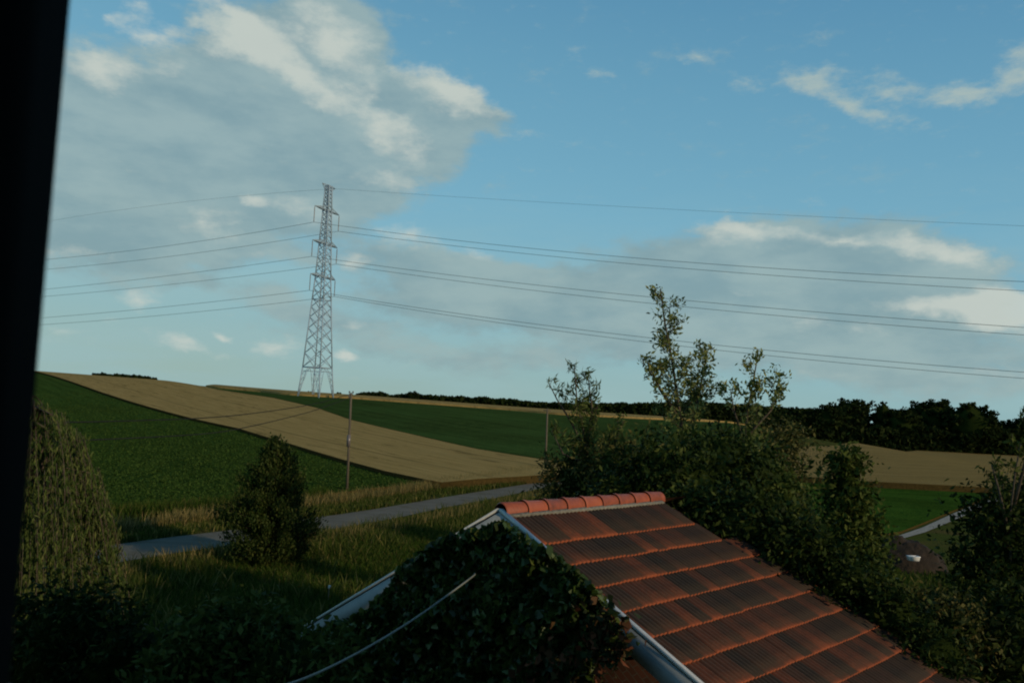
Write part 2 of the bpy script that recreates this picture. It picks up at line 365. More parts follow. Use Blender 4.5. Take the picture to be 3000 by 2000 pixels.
# road
RU = [(1720, 1385), (1600, 1408), (1500, 1424), (1400, 1440), (1300, 1456), (1200, 1473), (1100, 1490), (1000, 1505), (915, 1516), (800, 1532), (660, 1554), (520, 1570), (350, 1592), (200, 1612), (0, 1640)]
RL = [(0, 1720), (200, 1680), (350, 1645), (520, 1618), (660, 1598), (800, 1578), (915, 1558), (1000, 1545), (1100, 1528), (1200, 1508), (1300, 1486), (1400, 1468), (1500, 1448), (1600, 1426), (1720, 1400)]
rp_u = pxpoly(RU, .02); rp_l = pxpoly(RL, .02)
m_road, t, b = material('worn_asphalt', 1.0, .03)
n1 = mnoise_(t, 1.2, 5, .6, sx=.3); n2 = mnoise_(t, 30, 3, .6)
c = ramp(t, n1, [(.3, (.105, .098, .080)), (.7, (.165, .152, .122))]); c = tmix(t, .3, c, ramp(t, n2, [(.3, (.07, .066, .055)), (.7, (.21, .195, .16))])); c = tmix(t, ramp(t, mnoise_(t, .7, 6, .7), [(.52, (0, 0, 0)), (.66, (.6, .6, .6))]), c, (.095, .080, .050)); t.links.new(c, b.inputs['Base Color']); bump(t, b, n2, .3, .01)
sheet('road', rp_u + rp_l, .02, m_road, 1.5, skirt=False)

# ------------------------------------------------------------------ leaf generator
def leaves(P, size, aspect, seed=0, droop=0.0, axis=None, spread=1.0, up=.0):
    """diamond leaves: returns vertex and quad arrays"""
    g = np.random.default_rng(seed); P = np.asarray(P, float); n = len(P)
    size = np.broadcast_to(size, n) * g.uniform(.5, 1.45, n)
    a = g.normal(size=(n, 3)) * spread
    if axis is not None: a = a * .45 + axis
    a[:, 2] -= droop; a /= np.linalg.norm(a, axis=1)[:, None] + 1e-9
    r_ = g.normal(size=(n, 3)); r_[:, 2] += up
    bdir = np.cross(a, r_); bdir /= np.linalg.norm(bdir, axis=1)[:, None] + 1e-9
    nn = np.cross(a, bdir)
    l = (size / 2)[:, None]; w = l * aspect
    V = np.stack([P - a * l, P + bdir * w - a * l * .15 + nn * w * .25, P + a * l, P - bdir * w - a * l * .15 + nn * w * .25], 1).reshape(-1, 3)
    return V, np.arange(n * 4).reshape(-1, 4)
def join(parts):
    V = []; Qa = []; n = 0
    for v, q in parts: V.append(v); Qa.append(q + n); n += len(v)
    return np.concatenate(V), np.concatenate(Qa)

def core(c_, r_, seed, n=10, m_=16, amp=.22):
    V = []; 
    for i in range(n + 1):
        th = math.pi * i / n
        for j in range(m_):
            ph = 2 * math.pi * j / m_; d = Vector((math.sin(th) * math.cos(ph), math.sin(th) * math.sin(ph), math.cos(th)))
            k = 1 + amp * mnoise.noise(d * 2.3 + Vector((seed, seed * .7, 0))) * 1.6 + amp * .5 * mnoise.noise(d * 6 + Vector((seed, 0, 0)))
            V.append((c_[0] + d.x * r_[0] * k, c_[1] + d.y * r_[1] * k, c_[2] + d.z * r_[2] * k))
    Qc = [(i * m_ + j, i * m_ + (j + 1) % m_, (i + 1) * m_ + (j + 1) % m_, (i + 1) * m_ + j) for i in range(n) for j in range(m_)]
    return np.array(V), np.array(Qc)
def blob_leaves(ells, n, seed, size, aspect=.45, clump=.35, cores=True, shell=.2, droop=.2, up=.4, corek=.66):
    g = np.random.default_rng(seed); parts = []; A = np.array([e[1][0] * e[1][2] for e in ells]); A = A / A.sum()
    ncl = max(6, n // 36); which = g.choice(len(ells), ncl, p=A)
    C = np.array([ells[i][0] for i in which]); Rr = np.array([ells[i][1] for i in which])
    d = g.normal(size=(ncl, 3)); d /= np.linalg.norm(d, axis=1)[:, None]
    rad = 1 - np.abs(g.normal(size=ncl)) * shell + (g.random(ncl) < .12) * g.uniform(0, .22, ncl)
    cc = C + d * Rr * rad[:, None]
    keep = np.ones(ncl, bool)
    for (c0, r0) in ells:
        q = np.linalg.norm((cc - np.array(c0)) / np.array(r0), axis=1); keep &= q > .62
    cc = cc[keep]; k = len(cc); per = n // k
    idx = np.repeat(np.arange(k), per); sc = clump * g.uniform(.5, 1.5, k)
    q_ = g.normal(size=(len(idx), 3)); q_ /= np.linalg.norm(q_, axis=1)[:, None]; q_ *= (g.random(len(idx)) ** .5)[:, None] * 1.5
    P = cc[idx] + q_ * sc[idx][:, None] * np.array([1, 1, .8])
    parts.append(leaves(P, size, aspect, seed + 1, droop=droop, up=up))
    if cores:
        for i, (c0, r0) in enumerate(ells):
            v, q = core(c0, [r * corek for r in r0], seed + i * 3.7); parts.append((v, q))
    global NCORE; NCORE = sum(len(q) for v, q in parts[1:])
    return parts
NCORE = 0
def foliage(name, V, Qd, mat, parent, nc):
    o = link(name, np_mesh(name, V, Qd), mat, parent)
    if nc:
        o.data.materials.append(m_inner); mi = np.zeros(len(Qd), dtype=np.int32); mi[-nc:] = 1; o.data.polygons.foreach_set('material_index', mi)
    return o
m_inner = noise_mat('shaded_leaf_core', [(.3, (.008, .014, .004)), (.7, (.022, .034, .008))], 9, bmp=1.0, spec=0)  # solid dark core filling each bush, inner shade put into its colour

GREENS = dict(
    dark=[(0, (.009, .018, .004)), (.5, (.018, .034, .007)), (.85, (.034, .054, .011)), (1, (.075, .095, .022))],
    belt=[(0, (.008, .015, .006)), (.5, (.018, .029, .009)), (1, (.036, .048, .015))],
    wood=[(0, (.010, .018, .006)), (.5, (.019, .030, .009)), (1, (.032, .043, .014))],
    ivy=[(0, (.014, .030, .005)), (.45, (.032, .060, .010)), (.8, (.060, .098, .018)), (1, (.13, .16, .04))],
    mid=[(0, (.022, .042, .008)), (.5, (.048, .074, .014)), (1, (.10, .12, .028))],
    willow=[(0, (.030, .055, .012)), (.5, (.060, .092, .022)), (1, (.13, .15, .045))],
    poplar=[(0, (.06, .09, .024)), (.5, (.135, .17, .050)), (1, (.26, .26, .09))],
    brownish=[(0, (.03, .04, .010)), (.5, (.06, .07, .020)), (1, (.13, .11, .036))],
    cone=[(0, (.014, .028, .006)), (.5, (.028, .048, .010)), (1, (.075, .09, .024))],
    red=[(0, (.02, .04, .014)), (.5, (.05, .05, .02)), (.8, (.13, .05, .025)), (1, (.2, .07, .035))])
LM = {k: leaf_mat('leaf_' + k, v, rough=.42 if k == 'ivy' else .6, spec=.35 if k == 'ivy' else (.0 if k in ('belt', 'wood') else .06)) for k, v in GREENS.items()}
m_bark = noise_mat('bark', [(.3, (.045, .035, .025)), (.7, (.11, .09, .065))], 12, bmp=.5, sz=.3)

def shrub(name, label, ells_px, n, size, matk, seed, cat='shrub', group=None, aspect=.45, clump=.35, to_ground=True, **kw):
    """ells_px: (px, py, rx_px, ry_px, Y, depth_ratio)"""
    E_ = []
    for (px, py, rx, ry, Y, dr) in ells_px:
        c0 = at(px, py, Y); k = Y / F
        E_.append((c0, (rx * k, rx * k * dr, ry * k)))
    x0 = np.mean([e[0][0] for e in E_]); y0 = np.mean([e[0][1] for e in E_]); zg = float(terr(x0, y0))
    base = Vector((x0, y0, zg)); root = empty(name, base, label, cat, group); n = int(n * 1.7); size *= .92
    E2 = list(E_)
    if to_ground:
        for c0, r0 in E_:
            zb = c0[2] - r0[2] * .6; g0 = float(terr(c0[0], c0[1]))
            if zb - g0 > .3: E2.append((np.array([c0[0], c0[1], (zb + g0) / 2]), (r0[0] * .92, r0[1] * .92, (zb - g0) / 2 + r0[2] * .35)))
    V, Qd = join(blob_leaves(E2, n, seed, size, aspect, clump, **kw))
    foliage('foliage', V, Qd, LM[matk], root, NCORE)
    s = MB()
    for i in range(4):
        e = E_[i % len(E_)]; s.tube([base + Vector((.12 * i - .2, .1 * (i % 2), -.1)), base.lerp(Vector(e[0]), .5) + Vector((.1 * i, 0, 0)), Vector(e[0])], [.06, .045, .02])
    s.build('stem', m_bark, root); return root

def branchy(name, label, stems, matk, seed, size, aspect, nleaf, cat='tree', group=None, blen=.34, bup=.9, radius=.09, sub=5, dens_low=.0, base=None, stray=.05, nb=26, curl=.10):
    """stems: list of polylines of world points (base first); branches spring upward off each; sparse foliage along them"""
    g = np.random.default_rng(seed); base = Vector(base if base is not None else stems[0][0]); root = empty(name, base, label, cat, group); wood = MB(); LP = []; LA = []
    for si, st in enumerate(stems):
        st = [np.array(p, float) for p in st]; L_ = [0]
        for a, b_ in zip(st, st[1:]): L_.append(L_[-1] + np.linalg.norm(b_ - a))
        tot = L_[-1]; rad0 = radius * (1 if si == 0 else .6)
        wood.tube(st, [rad0 * (1 - .88 * l / tot) + .006 for l in L_], 7)
        def pt(t):
            l = t * tot; i = int(np.clip(np.searchsorted(L_, l) - 1, 0, len(st) - 2)); u = (l - L_[i]) / (L_[i + 1] - L_[i]); return st[i] * (1 - u) + st[i + 1] * u
        if si == 0: tot0 = tot
        nbi = max(6, int(nb * tot / tot0)); tl0 = max(tot, .75 * tot0)
        for k in range(nbi):
            t0 = dens_low + (1 - dens_low) * (k + g.uniform(-.4, .4) + .5) / nbi; t0 = min(max(t0, .02), .97)
            p = pt(t0); ph = g.uniform(0, 2 * math.pi); ln = tl0 * blen * (1 - .80 * t0 ** 1.5) * g.uniform(.55, 1.15)
            d = np.array([math.cos(ph), math.sin(ph), bup * g.uniform(.6, 1.5)]); d /= np.linalg.norm(d)
            Q_ = [p]; dd = d.copy()
            for j in range(4):
                dd = dd + g.normal(size=3) * .10 + np.array([0, 0, curl]); dd /= np.linalg.norm(dd); Q_.append(Q_[-1] + dd * ln / 4)
            rb = rad0 * .35 * (1 - .7 * t0); wood.tube(Q_, [rb, rb * .8, rb * .6, rb * .4, .004], 5)
            for j in range(sub):
                u = g.uniform(.2, 1) * 3.99; i = int(u); q = Q_[i] + (Q_[i + 1] - Q_[i]) * (u - i); tw = dd * .5 + g.normal(size=3) * .7 + np.array([0, 0, .45]); tw /= np.linalg.norm(tw); tl = ln * g.uniform(.15, .38)
                wood.tube([q, q + tw * tl], [.007, .003], 4)
                m = max(3, int(nleaf * tl)); s_ = g.uniform(.1, 1.05, m)[:, None]; LP.append(q + tw * tl * s_ + g.uniform(-1.6, 1.6, size=(m, 3)) * stray); LA.append(np.repeat(tw[None], m, 0))
            m = max(3, int(nleaf * ln * .35)); s_ = g.uniform(.35, 1.0, m); u = s_ * 3.99; i = u.astype(int); Qa = np.array(Q_); LP.append(Qa[i] + (Qa[i + 1] - Qa[i]) * (u - i)[:, None] + g.uniform(-1.6, 1.6, size=(m, 3)) * stray); LA.append(np.repeat(dd[None], m, 0))
    wood.build('trunk', m_bark, root)
    V, Qd = leaves(np.concatenate(LP), size, aspect, seed + 9, axis=np.concatenate(LA), droop=.1); link('crown', np_mesh('crown', V, Qd), LM[matk], root); return root

# ------------------------------------------------------------------ grass
def grass(name, P, h, w, mat, seed, lean=.25):
    g = np.random.default_rng(seed); n = len(P); P = np.asarray(P); h = h * g.uniform(.5, 1.3, n); ph = g.uniform(0, 2 * np.pi, n); ln = g.normal(size=(n, 2)) * lean
    side = np.stack([np.cos(ph), np.sin(ph), np.zeros(n)], 1) * (w / 2 if np.isscalar(w) else (w / 2)[:, None]); z = np.zeros(n)
    mid = P + np.stack([ln[:, 0] * h * .4, ln[:, 1] * h * .4, h * .6], 1); tip = P + np.stack([ln[:, 0] * h, ln[:, 1] * h, h], 1)
    V = np.stack([P - side, P + side, mid + side * .8, tip, mid - side * .8], 1).reshape(-1, 3); o = np.arange(n) * 5
    Qd = np.stack([o, o + 1, o + 2, o + 4], 1); T = np.stack([o + 4, o + 2, o + 3], 1)
    ob = link(name, np_mesh(name, V, Qd, T), mat); tag(ob, kind='stuff'); return ob
m_dry = leaf_mat('dry_grass', [(0, (.06, .07, .02)), (.35, (.13, .115, .04)), (.7, (.22, .17, .065)), (1, (.32, .24, .10))], .3, 1, 0)
m_gr = leaf_mat('meadow_grass', [(0, (.020, .042, .006)), (.5, (.038, .070, .011)), (.8, (.065, .085, .018)), (1, (.12, .105, .035))], .3, 1, 0)
m_vg = leaf_mat('verge_grass', [(0, (.028, .050, .008)), (.5, (.055, .078, .016)), (.8, (.10, .105, .028)), (1, (.19, .16, .06))], .3, 1, 0)
m_bl = leaf_mat('beet_leaf', [(0, (.018, .040, .008)), (.5, (.034, .068, .013)), (1, (.060, .100, .022))], .2, .9, .0)
def scatter(poly, n, seed):
    g = np.random.default_rng(seed); A = np.array(poly); out = np.zeros((0, 2))
    while len(out) < n:
        p = g.uniform(A.min(0), A.max(0), (n * 2, 2)); out = np.concatenate([out, p[inside(poly, p[:, 0], p[:, 1])]])
    return out[:n]
def lift(P, dz=0): return np.stack([P[:, 0], P[:, 1], terr(P[:, 0], P[:, 1]) + dz], 1)
def band(edge, off, width, n, seed, clump=.5):
    """points beside a polyline, on its left (+) or right (-) side"""
    g = np.random.default_rng(seed); E_ = np.array(edge); d = np.diff(E_, axis=0); L_ = np.linalg.norm(d, axis=1); i = g.choice(len(d), n, p=L_ / L_.sum()); u = g.random(n)
    nrm = np.stack([-d[:, 1], d[:, 0]], 1) / L_[:, None]; s_ = np.sign(width); P = E_[i] + d[i] * u[:, None] + nrm[i] * (off * s_ + width * g.random(n) ** 1.2)[:, None]
    if clump:
        v = np.array([mnoise.noise(Vector((p[0] * .5, p[1] * .5, seed))) for p in P]); P = P[v > g.uniform(-.6, .35, n)]
    return P
# rp_u runs right to left: the far verge is on its right-hand side (negative); rp_l runs left to right: near verge is on its right-hand side
vfar = band(rp_u, .1, -3.8, 30000, 3); grass('dry_verge_grass', lift(vfar), .36, .05, m_vg, 4)
vfar2 = band(rp_u, 2.2, -1.9, 16000, 5); grass('tall_dry_grass', lift(vfar2), .75, .035, m_dry, 6)
vn = band(rp_l, 1.7, -2.8, 30000, 7); grass('near_verge_grass', lift(vn), .48, .035, m_vg, 8)
vn2 = band(rp_l, 2.0, -1.4, 5000, 9); grass('near_verge_straw', lift(vn2), .7, .03, m_dry, 10)
mead = [(-24, 22), (-24, 40)] + [(p[0], p[1] - 2.0) for p in rp_l[2:-2]] + [(9, 50), (6, 30), (2, 16), (-2, 13), (-14, 12)]
grass('meadow_grass', lift(scatter(mead, 120000, 11)), .30, .035, m_gr, 12, .5)
pm = scatter(mead, 26000, 13); v = np.array([mnoise.noise(Vector((p[0] * .35, p[1] * .35, 2.2))) for p in pm]); grass('meadow_weeds', lift(pm[v > .08]), .6, .045, m_vg, 14, .4)
g_ = scatter(fp1, 230000, 15); g_ = g_[g_[:, 1] < 60 + 110 * np.random.default_rng(5).random(len(g_)) ** 2.0]
V, Qd = leaves(lift(g_, .38), .20, .5, 16, spread=1, up=2.0); ob = link('beet_plants', np_mesh('beet_plants', V, Qd), m_bl); tag(ob, kind='stuff')
g_ = scatter([tuple(p) for p in pxpoly([(300, 1504), (500, 1494), (620, 1484), (870, 1460), (960, 1446), (960, 1452), (870, 1470), (620, 1500), (500, 1512), (300, 1524)], .2)], 5000, 17)
grass('tall_verge_weeds', lift(g_), .8, .06, m_gr, 18)
right_grass = [(9, 12), (30, 12), (34, 40), (16, 40), (9, 20)]
grass('garden_grass', lift(scatter(right_grass, 30000, 19)), .25, .04, m_gr, 20, .5)

# ------------------------------------------------------------------ shed
K = 10 / 12.0
TH, AL, BE = .799, .444, .503
u_ = np.array([math.cos(TH), math.sin(TH), 0]); v_ = np.array([math.sin(TH), -math.cos(TH), 0]); zz = np.array([0, 0, 1.0])
R0 = EYE + np.array([-.056, 12, -1.486]) * K; LR = 3.899 * K; ROW = .496 * K; S0 = .364 * K
dR = v_ * math.cos(AL) - zz * math.sin(AL); nR = v_ * math.sin(AL) + zz * math.cos(AL)
dL = -v_ * math.cos(BE) - zz * math.sin(BE); nL = -v_ * math.sin(BE) + zz * math.cos(BE)
def rp(l, s, h=0): return R0 + u_ * l + dR * s + nR * h
def lp(l, s, h=0): return R0 + u_ * l + dL * s + nL * h
def on_roof(px, py):
    d = ray(px, py); n = nR; t_ = np.dot(R0 - EYE, n) / np.dot(d, n); P = EYE + d * t_ - R0; return np.dot(P, u_), np.dot(P, dR)
shed = empty('tiled_shed', Vector((R0[0] + 1, R0[1] + 1, 0)), 'outbuilding with red clay tiled roof, white bargeboards and ivy over its gable', 'shed')
# hip edge on the far side
hip = sorted([on_roof(x, y) for x, y in ((1935, 1500), (2070, 1568), (2320, 1650), (2480, 1735), (2560, 1790), (2690, 1890), (2790, 1970))], key=lambda q: q[1])
hs = [0] + [q[1] for q in hip]; hl = [LR] + [max(q[0], LR) for q in hip]
def lend(s): return float(np.interp(s, hs, hl)) if s <= hs[-1] else hl[-1] + (s - hs[-1]) * .6
NROW = 14; TW = .225; g = np.random.default_rng(21)
V = []; Qs = []; UV = []
NS = 12
for k in range(1, NROW + 1):
    s0 = S0 + (k - 1) * ROW if k > 1 else 0.0; s1 = S0 + k * ROW; le = lend(s1 - .1); off = 0.0 if k % 2 == 0 else TW / 2; j = 0; l = -off
    while l < le:
        a = max(l, 0); b_ = min(l + TW, le)
        if b_ - a > .03:
            dz = g.uniform(-.003, .004); ds = g.uniform(-.006, .006); base = len(V); ux = g.random(); uy = g.random()
            for (s_, h_, vv) in ((s0 - .03, .006, 0), (s0 + (s1 - s0) * .5, .020, .5), (s1 + ds, .030, 1.0), (s1 + ds + .001, .006, 1.3)):
                for q in range(NS + 1):
                    lt = a + (b_ - a) * q / NS; ribp = .019 * (abs(math.sin(math.pi * (lt + off) / .075)) ** 1.1) if vv < 1.1 else 0
                    V.append(rp(lt if q not in (0, NS) else lt + (.004 if q == 0 else -.004), max(s_, 0), h_ + dz + ribp)); UV.append((q / NS, vv))
            for r_ in range(3):
                for q in range(NS): i0 = base + r_ * (NS + 1) + q; Qs.append((i0, i0 + NS + 1, i0 + NS + 2, i0 + 1))
        l += TW; j += 1
m_tile, t, b = material('clay_tile', .75, .25)
geo = t.nodes.new('ShaderNodeNewGeometry'); uvn = t.nodes.new('ShaderNodeUVMap'); sp = t.nodes.new('ShaderNodeSeparateXYZ'); t.links.new(uvn.outputs[0], sp.inputs[0])
nn1 = mnoise_(t, 1.6, 5, .7); nn2 = mnoise_(t, 22, 4, .7)
def tm(t, op, a, b_=None, clamp=False):
    n = t.nodes.new('ShaderNodeMath'); n.operation = op; n.use_clamp = clamp
    for i, v in enumerate((a, b_)):
        if v is None: continue
        if isinstance(v, (int, float)): n.inputs[i].default_value = v
        else: t.links.new(v, n.inputs[i])
    return n.outputs[0]
edge = tm(t, 'POWER', sp.outputs[1], 16.0)
f_ = tm(t, 'ADD', tm(t, 'MULTIPLY', geo.outputs['Random Per Island'], .68), tm(t, 'MULTIPLY', nn1, .68)); f_ = tm(t, 'ADD', f_, tm(t, 'MULTIPLY', nn2, .35)); f_ = tm(t, 'ADD', f_, tm(t, 'MULTIPLY', edge, .42))
c = ramp(t, tm(t, 'MULTIPLY', f_, .62), [(.32, (.014, .010, .006)), (.54, (.028, .015, .008)), (.68, (.060, .020, .009)), (.84, (.145, .036, .013)), (1, (.25, .062, .022))])
rib = tm(t, 'ABSOLUTE', tm(t, 'SINE', tm(t, 'MULTIPLY', sp.outputs[0], math.pi * 3)))
c = tmix(t, tm(t, 'MULTIPLY', tm(t, 'POWER', rib, 4.0), tm(t, 'SUBTRACT', .16, edge), True), c, (.13, .095, .055))
t.links.new(c, b.inputs['Base Color']); bump(t, b, nn2, .25, .01)
roof = link('roof', np_mesh('roof', V, Qs, uv=UV), m_tile, shed)
# left slope, roof deck
m_under = noise_mat('roof_deck', [(.3, (.05, .035, .03)), (.7, (.09, .06, .045))], 6)
SL = 7.6 * K; SRt = S0 + (NROW) * ROW
dk = MB()
poly = [rp(0.04, .1, -.03), rp(.04, SRt, -.03)] + [rp(lend(s) - .05, s, -.03) for s in np.linspace(SRt, .2, 10)]
poly2 = [p - nR * .09 for p in poly]; n = len(poly)
dk.add(poly + poly2, [(i, n + i, n + (i + 1) % n, (i + 1) % n) for i in range(n)], [(0, i, i + 1) for i in range(1, n - 1)] + [(n, n + i + 1, n + i) for i in range(1, n - 1)])
dk.build('roof_deck', m_under, shed)
V = []; Qs = []; cols = 26
for k in range(22):
    s0 = k * .36; s1 = s0 + .37
    if s1 > SL: break
    base = len(V)
    for s_, h_ in ((s0, .005), (s1, .035), (s1 + .001, .002)):
        for q in range(cols + 1): V.append(lp((LR + 1.2) * q / cols, s_, h_ + .008 * (q % 2)))
    for r_ in range(2):
        for q in range(cols): i0 = base + r_ * (cols + 1) + q; Qs.append((i0, i0 + 1, i0 + cols + 2, i0 + cols + 1))
link('roof_slope', np_mesh('roof_slope', V, Qs, uv=[(0, .5)] * len(V)), m_tile, shed)
# ridge of half-round tiles
m_ridge, t, b = material('ridge_clay', .6, .35)
geo = t.nodes.new('ShaderNodeNewGeometry'); n1 = mnoise_(t, 11, 6, .75); ff = tm(t, 'ADD', tm(t, 'MULTIPLY', geo.outputs['Random Per Island'], .35), tm(t, 'MULTIPLY', n1, .75))
t.links.new(ramp(t, ff, [(.32, (.06, .032, .02)), (.45, (.20, .055, .028)), (.65, (.32, .078, .036)), (.9, (.40, .12, .055))]), b.inputs['Base Color'])
rg = MB(); NT = 9; step = (LR + .05) / NT
for k in range(NT):
    l0 = k * step - (.0 if k else .0); l1 = l0 + step + .03; prof = [(l0, .128), (l0 + .05, .128), (l0 + .055, .118), (l1 - .02, .108), (l1, .106)]
    if k == 0: prof = [(l0, .105), (l0 + .02, .12), (l1, .108)]
    n_ = 14; VV = []
    for l, r_ in prof:
        for j in range(n_ + 1):
            a = math.pi * (-.08 + 1.16 * j / n_); VV.append(R0 + u_ * l + v_ * math.cos(a) * r_ + zz * (math.sin(a) * r_ + .0))
    rg.add(VV, [(i * (n_ + 1) + j, i * (n_ + 1) + j + 1, (i + 1) * (n_ + 1) + j + 1, (i + 1) * (n_ + 1) + j) for i in range(len(prof) - 1) for j in range(n_)])
    if k == NT - 1:
        c0 = R0 + u_ * l1; rim = VV[-(n_ + 1):]; rg.add([c0] + list(rim), [], [(0, j + 1, j + 2) for j in range(n_)])
rg.build('ridge', m_ridge, shed, True)
m_mortar = noise_mat('ridge_mortar', [(.3, (.12, .12, .10)), (.7, (.26, .25, .21))], 20, bmp=.5)
mo = MB(); mo.bar(rp(.02, .125, .02), rp(LR - .02, .125, .02), .07, .05, up=nR); mo.bar(lp(.02, .125, .02), lp(LR - .02, .125, .02), .07, .05, up=nL); mo.build('mortar_bed', m_mortar, shed)
# gable wall + far walls (brick)
def brick_mat(name):
    m, t, b = material(name, .9, .1); cc = t.nodes.new('ShaderNodeTexCoord'); mp = t.nodes.new('ShaderNodeMapping'); mp.inputs['Rotation'].default_value = (R(90), 0, -TH)
    t.links.new(cc.outputs['Object'], mp.inputs[0]); br = t.nodes.new('ShaderNodeTexBrick'); t.links.new(mp.outputs[0], br.inputs[0]); br.inputs['Scale'].default_value = 4
    br.inputs['Color1'].default_value = (.07, .03, .02, 1); br.inputs['Color2'].default_value = (.045, .022, .015, 1); br.inputs['Mortar'].default_value = (.06, .055, .045, 1); br.inputs['Mortar Size'].default_value = .015
    t.links.new(br.outputs[0], b.inputs['Base Color']); return m
m_brick = brick_mat('red_brick')
gw = MB()
def gable(l, thick):
    a = R0 + u_ * l - zz * .16; pr = rp(l, SRt - .35, -.14); pl = lp(l, SL - .35, -.14); P = [a, pr, np.array([pr[0], pr[1], -.1]), np.array([pl[0], pl[1], -.1]), pl]
    P2 = [p + u_ * thick for p in P]; n = 5
    gw.add(P + P2, [(i, (i + 1) % n, n + (i + 1) % n, n + i) for i in range(n)], [(0, i + 1, i) for i in range(1, n - 1)] + [(n, n + i, n + i + 1) for i in range(1, n - 1)])
gable(.12, .2); gable(LR + .3, .2)
pa = rp(.32, SRt - .6, -.14); pb = rp(LR + .3, SRt - .6, -.14); gw.add([pa, pb, (pb[0], pb[1], -.1), (pa[0], pa[1], -.1)], [(0, 1, 2, 3)])
gw.build('wall', m_brick, shed)
m_white = noise_mat('white_paint', [(.3, (.42, .44, .43)), (.7, (.60, .61, .58))], 7, rough=.5, spec=.4)
m_shaded_board = noise_mat('shaded_white_board', [(.3, (.24, .27, .28)), (.7, (.33, .36, .37))], 4, rough=.6)  # white boards painted grey: the shade on the gable side is in the colour
def rake(fn, s0, s1, nrm, d):
    bb = MB(); a = fn(-.02, s0, -.12); c_ = fn(-.02, s1, -.12); bb.bar(a, c_, .03, .24, up=nrm); bb.build('bargeboard', m_shaded_board, shed)
    tt = MB(); a = fn(-.015, s0, .035); c_ = fn(-.015, s1, .035); tt.bar(a, c_, .055, .035, up=nrm); tt.build('verge_trim', m_white, shed)
rake(rp, 0.0, SRt, nR, dR); rake(lp, .0, SL, nL, dL)

# ivy over the gable
def on_gable(px, py, off=0):
    d = ray(px, py); P0 = R0 - u_ * (off); t_ = np.dot(P0 - EYE, u_) / np.dot(d, u_); return EYE + d * t_
IV = [(1470, 1525), (1420, 1545), (1350, 1560), (1290, 1580), (1240, 1612), (1190, 1645), (1160, 1680), (1140, 1715), (1080, 1775), (1010, 1815), (930, 1845), (860, 1880), (800, 1930), (760, 2000), (700, 2150), (1760, 2150), (1735, 2000), (1745, 1925), (1790, 1890), (1822, 1862), (1800, 1800), (1772, 1758), (1728, 1712), (1668, 1660), (1610, 1612), (1560, 1590), (1520, 1560), (1492, 1540)]
ivy = empty('ivy', Vector((R0[0] - 1.2, R0[1] - .3, 0)), 'dark green ivy covering the gable end of the tiled outbuilding', 'climbing plant')
pts = scatter(IV, 15000, 31); g = np.random.default_rng(32)
def iv_off(px, py): return .10 + .22 * (mnoise.noise(Vector((px * .008, py * .008, 0))) + .5) + .06 * mnoise.noise(Vector((px * .03, py * .03, 4)))
Pv = np.array([on_gable(x, y, .05 + iv_off(x, y) - abs(g.normal()) * .07) for x, y in pts])
V, Qd = leaves(Pv, .115, .8, 33, droop=.9, up=0); link('foliage', np_mesh('foliage', V, Qd), LM['ivy'], ivy)
# dark backing sheet just behind the leaf layer, inner shade put into its colour
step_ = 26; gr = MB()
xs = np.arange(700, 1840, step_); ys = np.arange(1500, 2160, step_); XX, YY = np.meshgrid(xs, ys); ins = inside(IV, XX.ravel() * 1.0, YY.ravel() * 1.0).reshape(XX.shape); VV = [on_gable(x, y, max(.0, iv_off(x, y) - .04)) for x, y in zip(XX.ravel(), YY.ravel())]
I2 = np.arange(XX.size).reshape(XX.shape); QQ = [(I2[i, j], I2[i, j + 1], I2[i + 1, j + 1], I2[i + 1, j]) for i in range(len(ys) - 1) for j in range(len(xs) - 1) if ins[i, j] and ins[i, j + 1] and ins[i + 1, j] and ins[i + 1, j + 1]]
gr.add(VV, QQ); m_iv = noise_mat('ivy_inner_shade', [(.3, (.008, .016, .006)), (.7, (.02, .035, .012))], 14, bmp=.8)
gr.build('shaded_leaf_backing', m_iv, ivy)
rp_pts = np.array([on_gable(x, y, .38) for x, y in zip(np.concatenate([g.normal(1770, 40, 260), g.normal(1650, 70, 160)]), np.concatenate([g.normal(1870, 60, 260), g.normal(1960, 60, 160)]))]); V, Qd = leaves(rp_pts, .10, .7, 35, droop=.7)
link('foliage', np_mesh('reddish_foliage', V, Qd), LM['red'], ivy)['label'] = 'reddish leaves at the right edge of the ivy'

# cable from the gable towards the house
cb = [on_gable(1396, 1672, .05), on_gable(1390, 1680, .33)] + [at(x, y, Y) for x, y, Y in ((1379, 1692, 8.85), (1238, 1795, 7.9), (1110, 1876, 7.1), (985, 1944, 6.3), (864, 1996, 5.5))]
last = np.array(cb[-1]); prev = np.array(cb[-2]); dd = last - prev
cb += [last + dd * .9 + np.array([0, 0, .05]), last + dd * 2.4 + np.array([0, 0, .22]), last + dd * 5.4 + np.array([0, 0, .9])]
def smooth_line(P, n=60):
    P = [np.array(p, float) for p in P]; P = [2 * P[0] - P[1]] + P + [2 * P[-1] - P[-2]]; out = []
    for i in range(1, len(P) - 2):
        for k in range(n // (len(P) - 3) + 1):
            t_ = k / (n // (len(P) - 3) + 1); a, b_, c_, d_ = P[i - 1:i + 3]; out.append(.5 * ((2 * b_) + (-a + c_) * t_ + (2 * a - 5 * b_ + 4 * c_ - d_) * t_ ** 2 + (-a + 3 * b_ - 3 * c_ + d_) * t_ ** 3))
    out.append(P[-2]); return out
m_cable = noise_mat('grey_cable', [(.3, (.12, .13, .11)), (.7, (.2, .21, .18))], 8, rough=.5)
cable = MB(); cable.tube(smooth_line(cb), .009, 8); co = cable.build('service_cable', m_cable, None, True); tag(co, 'grey cable hanging in a slack curve in front of the ivy on the gable', 'cable')

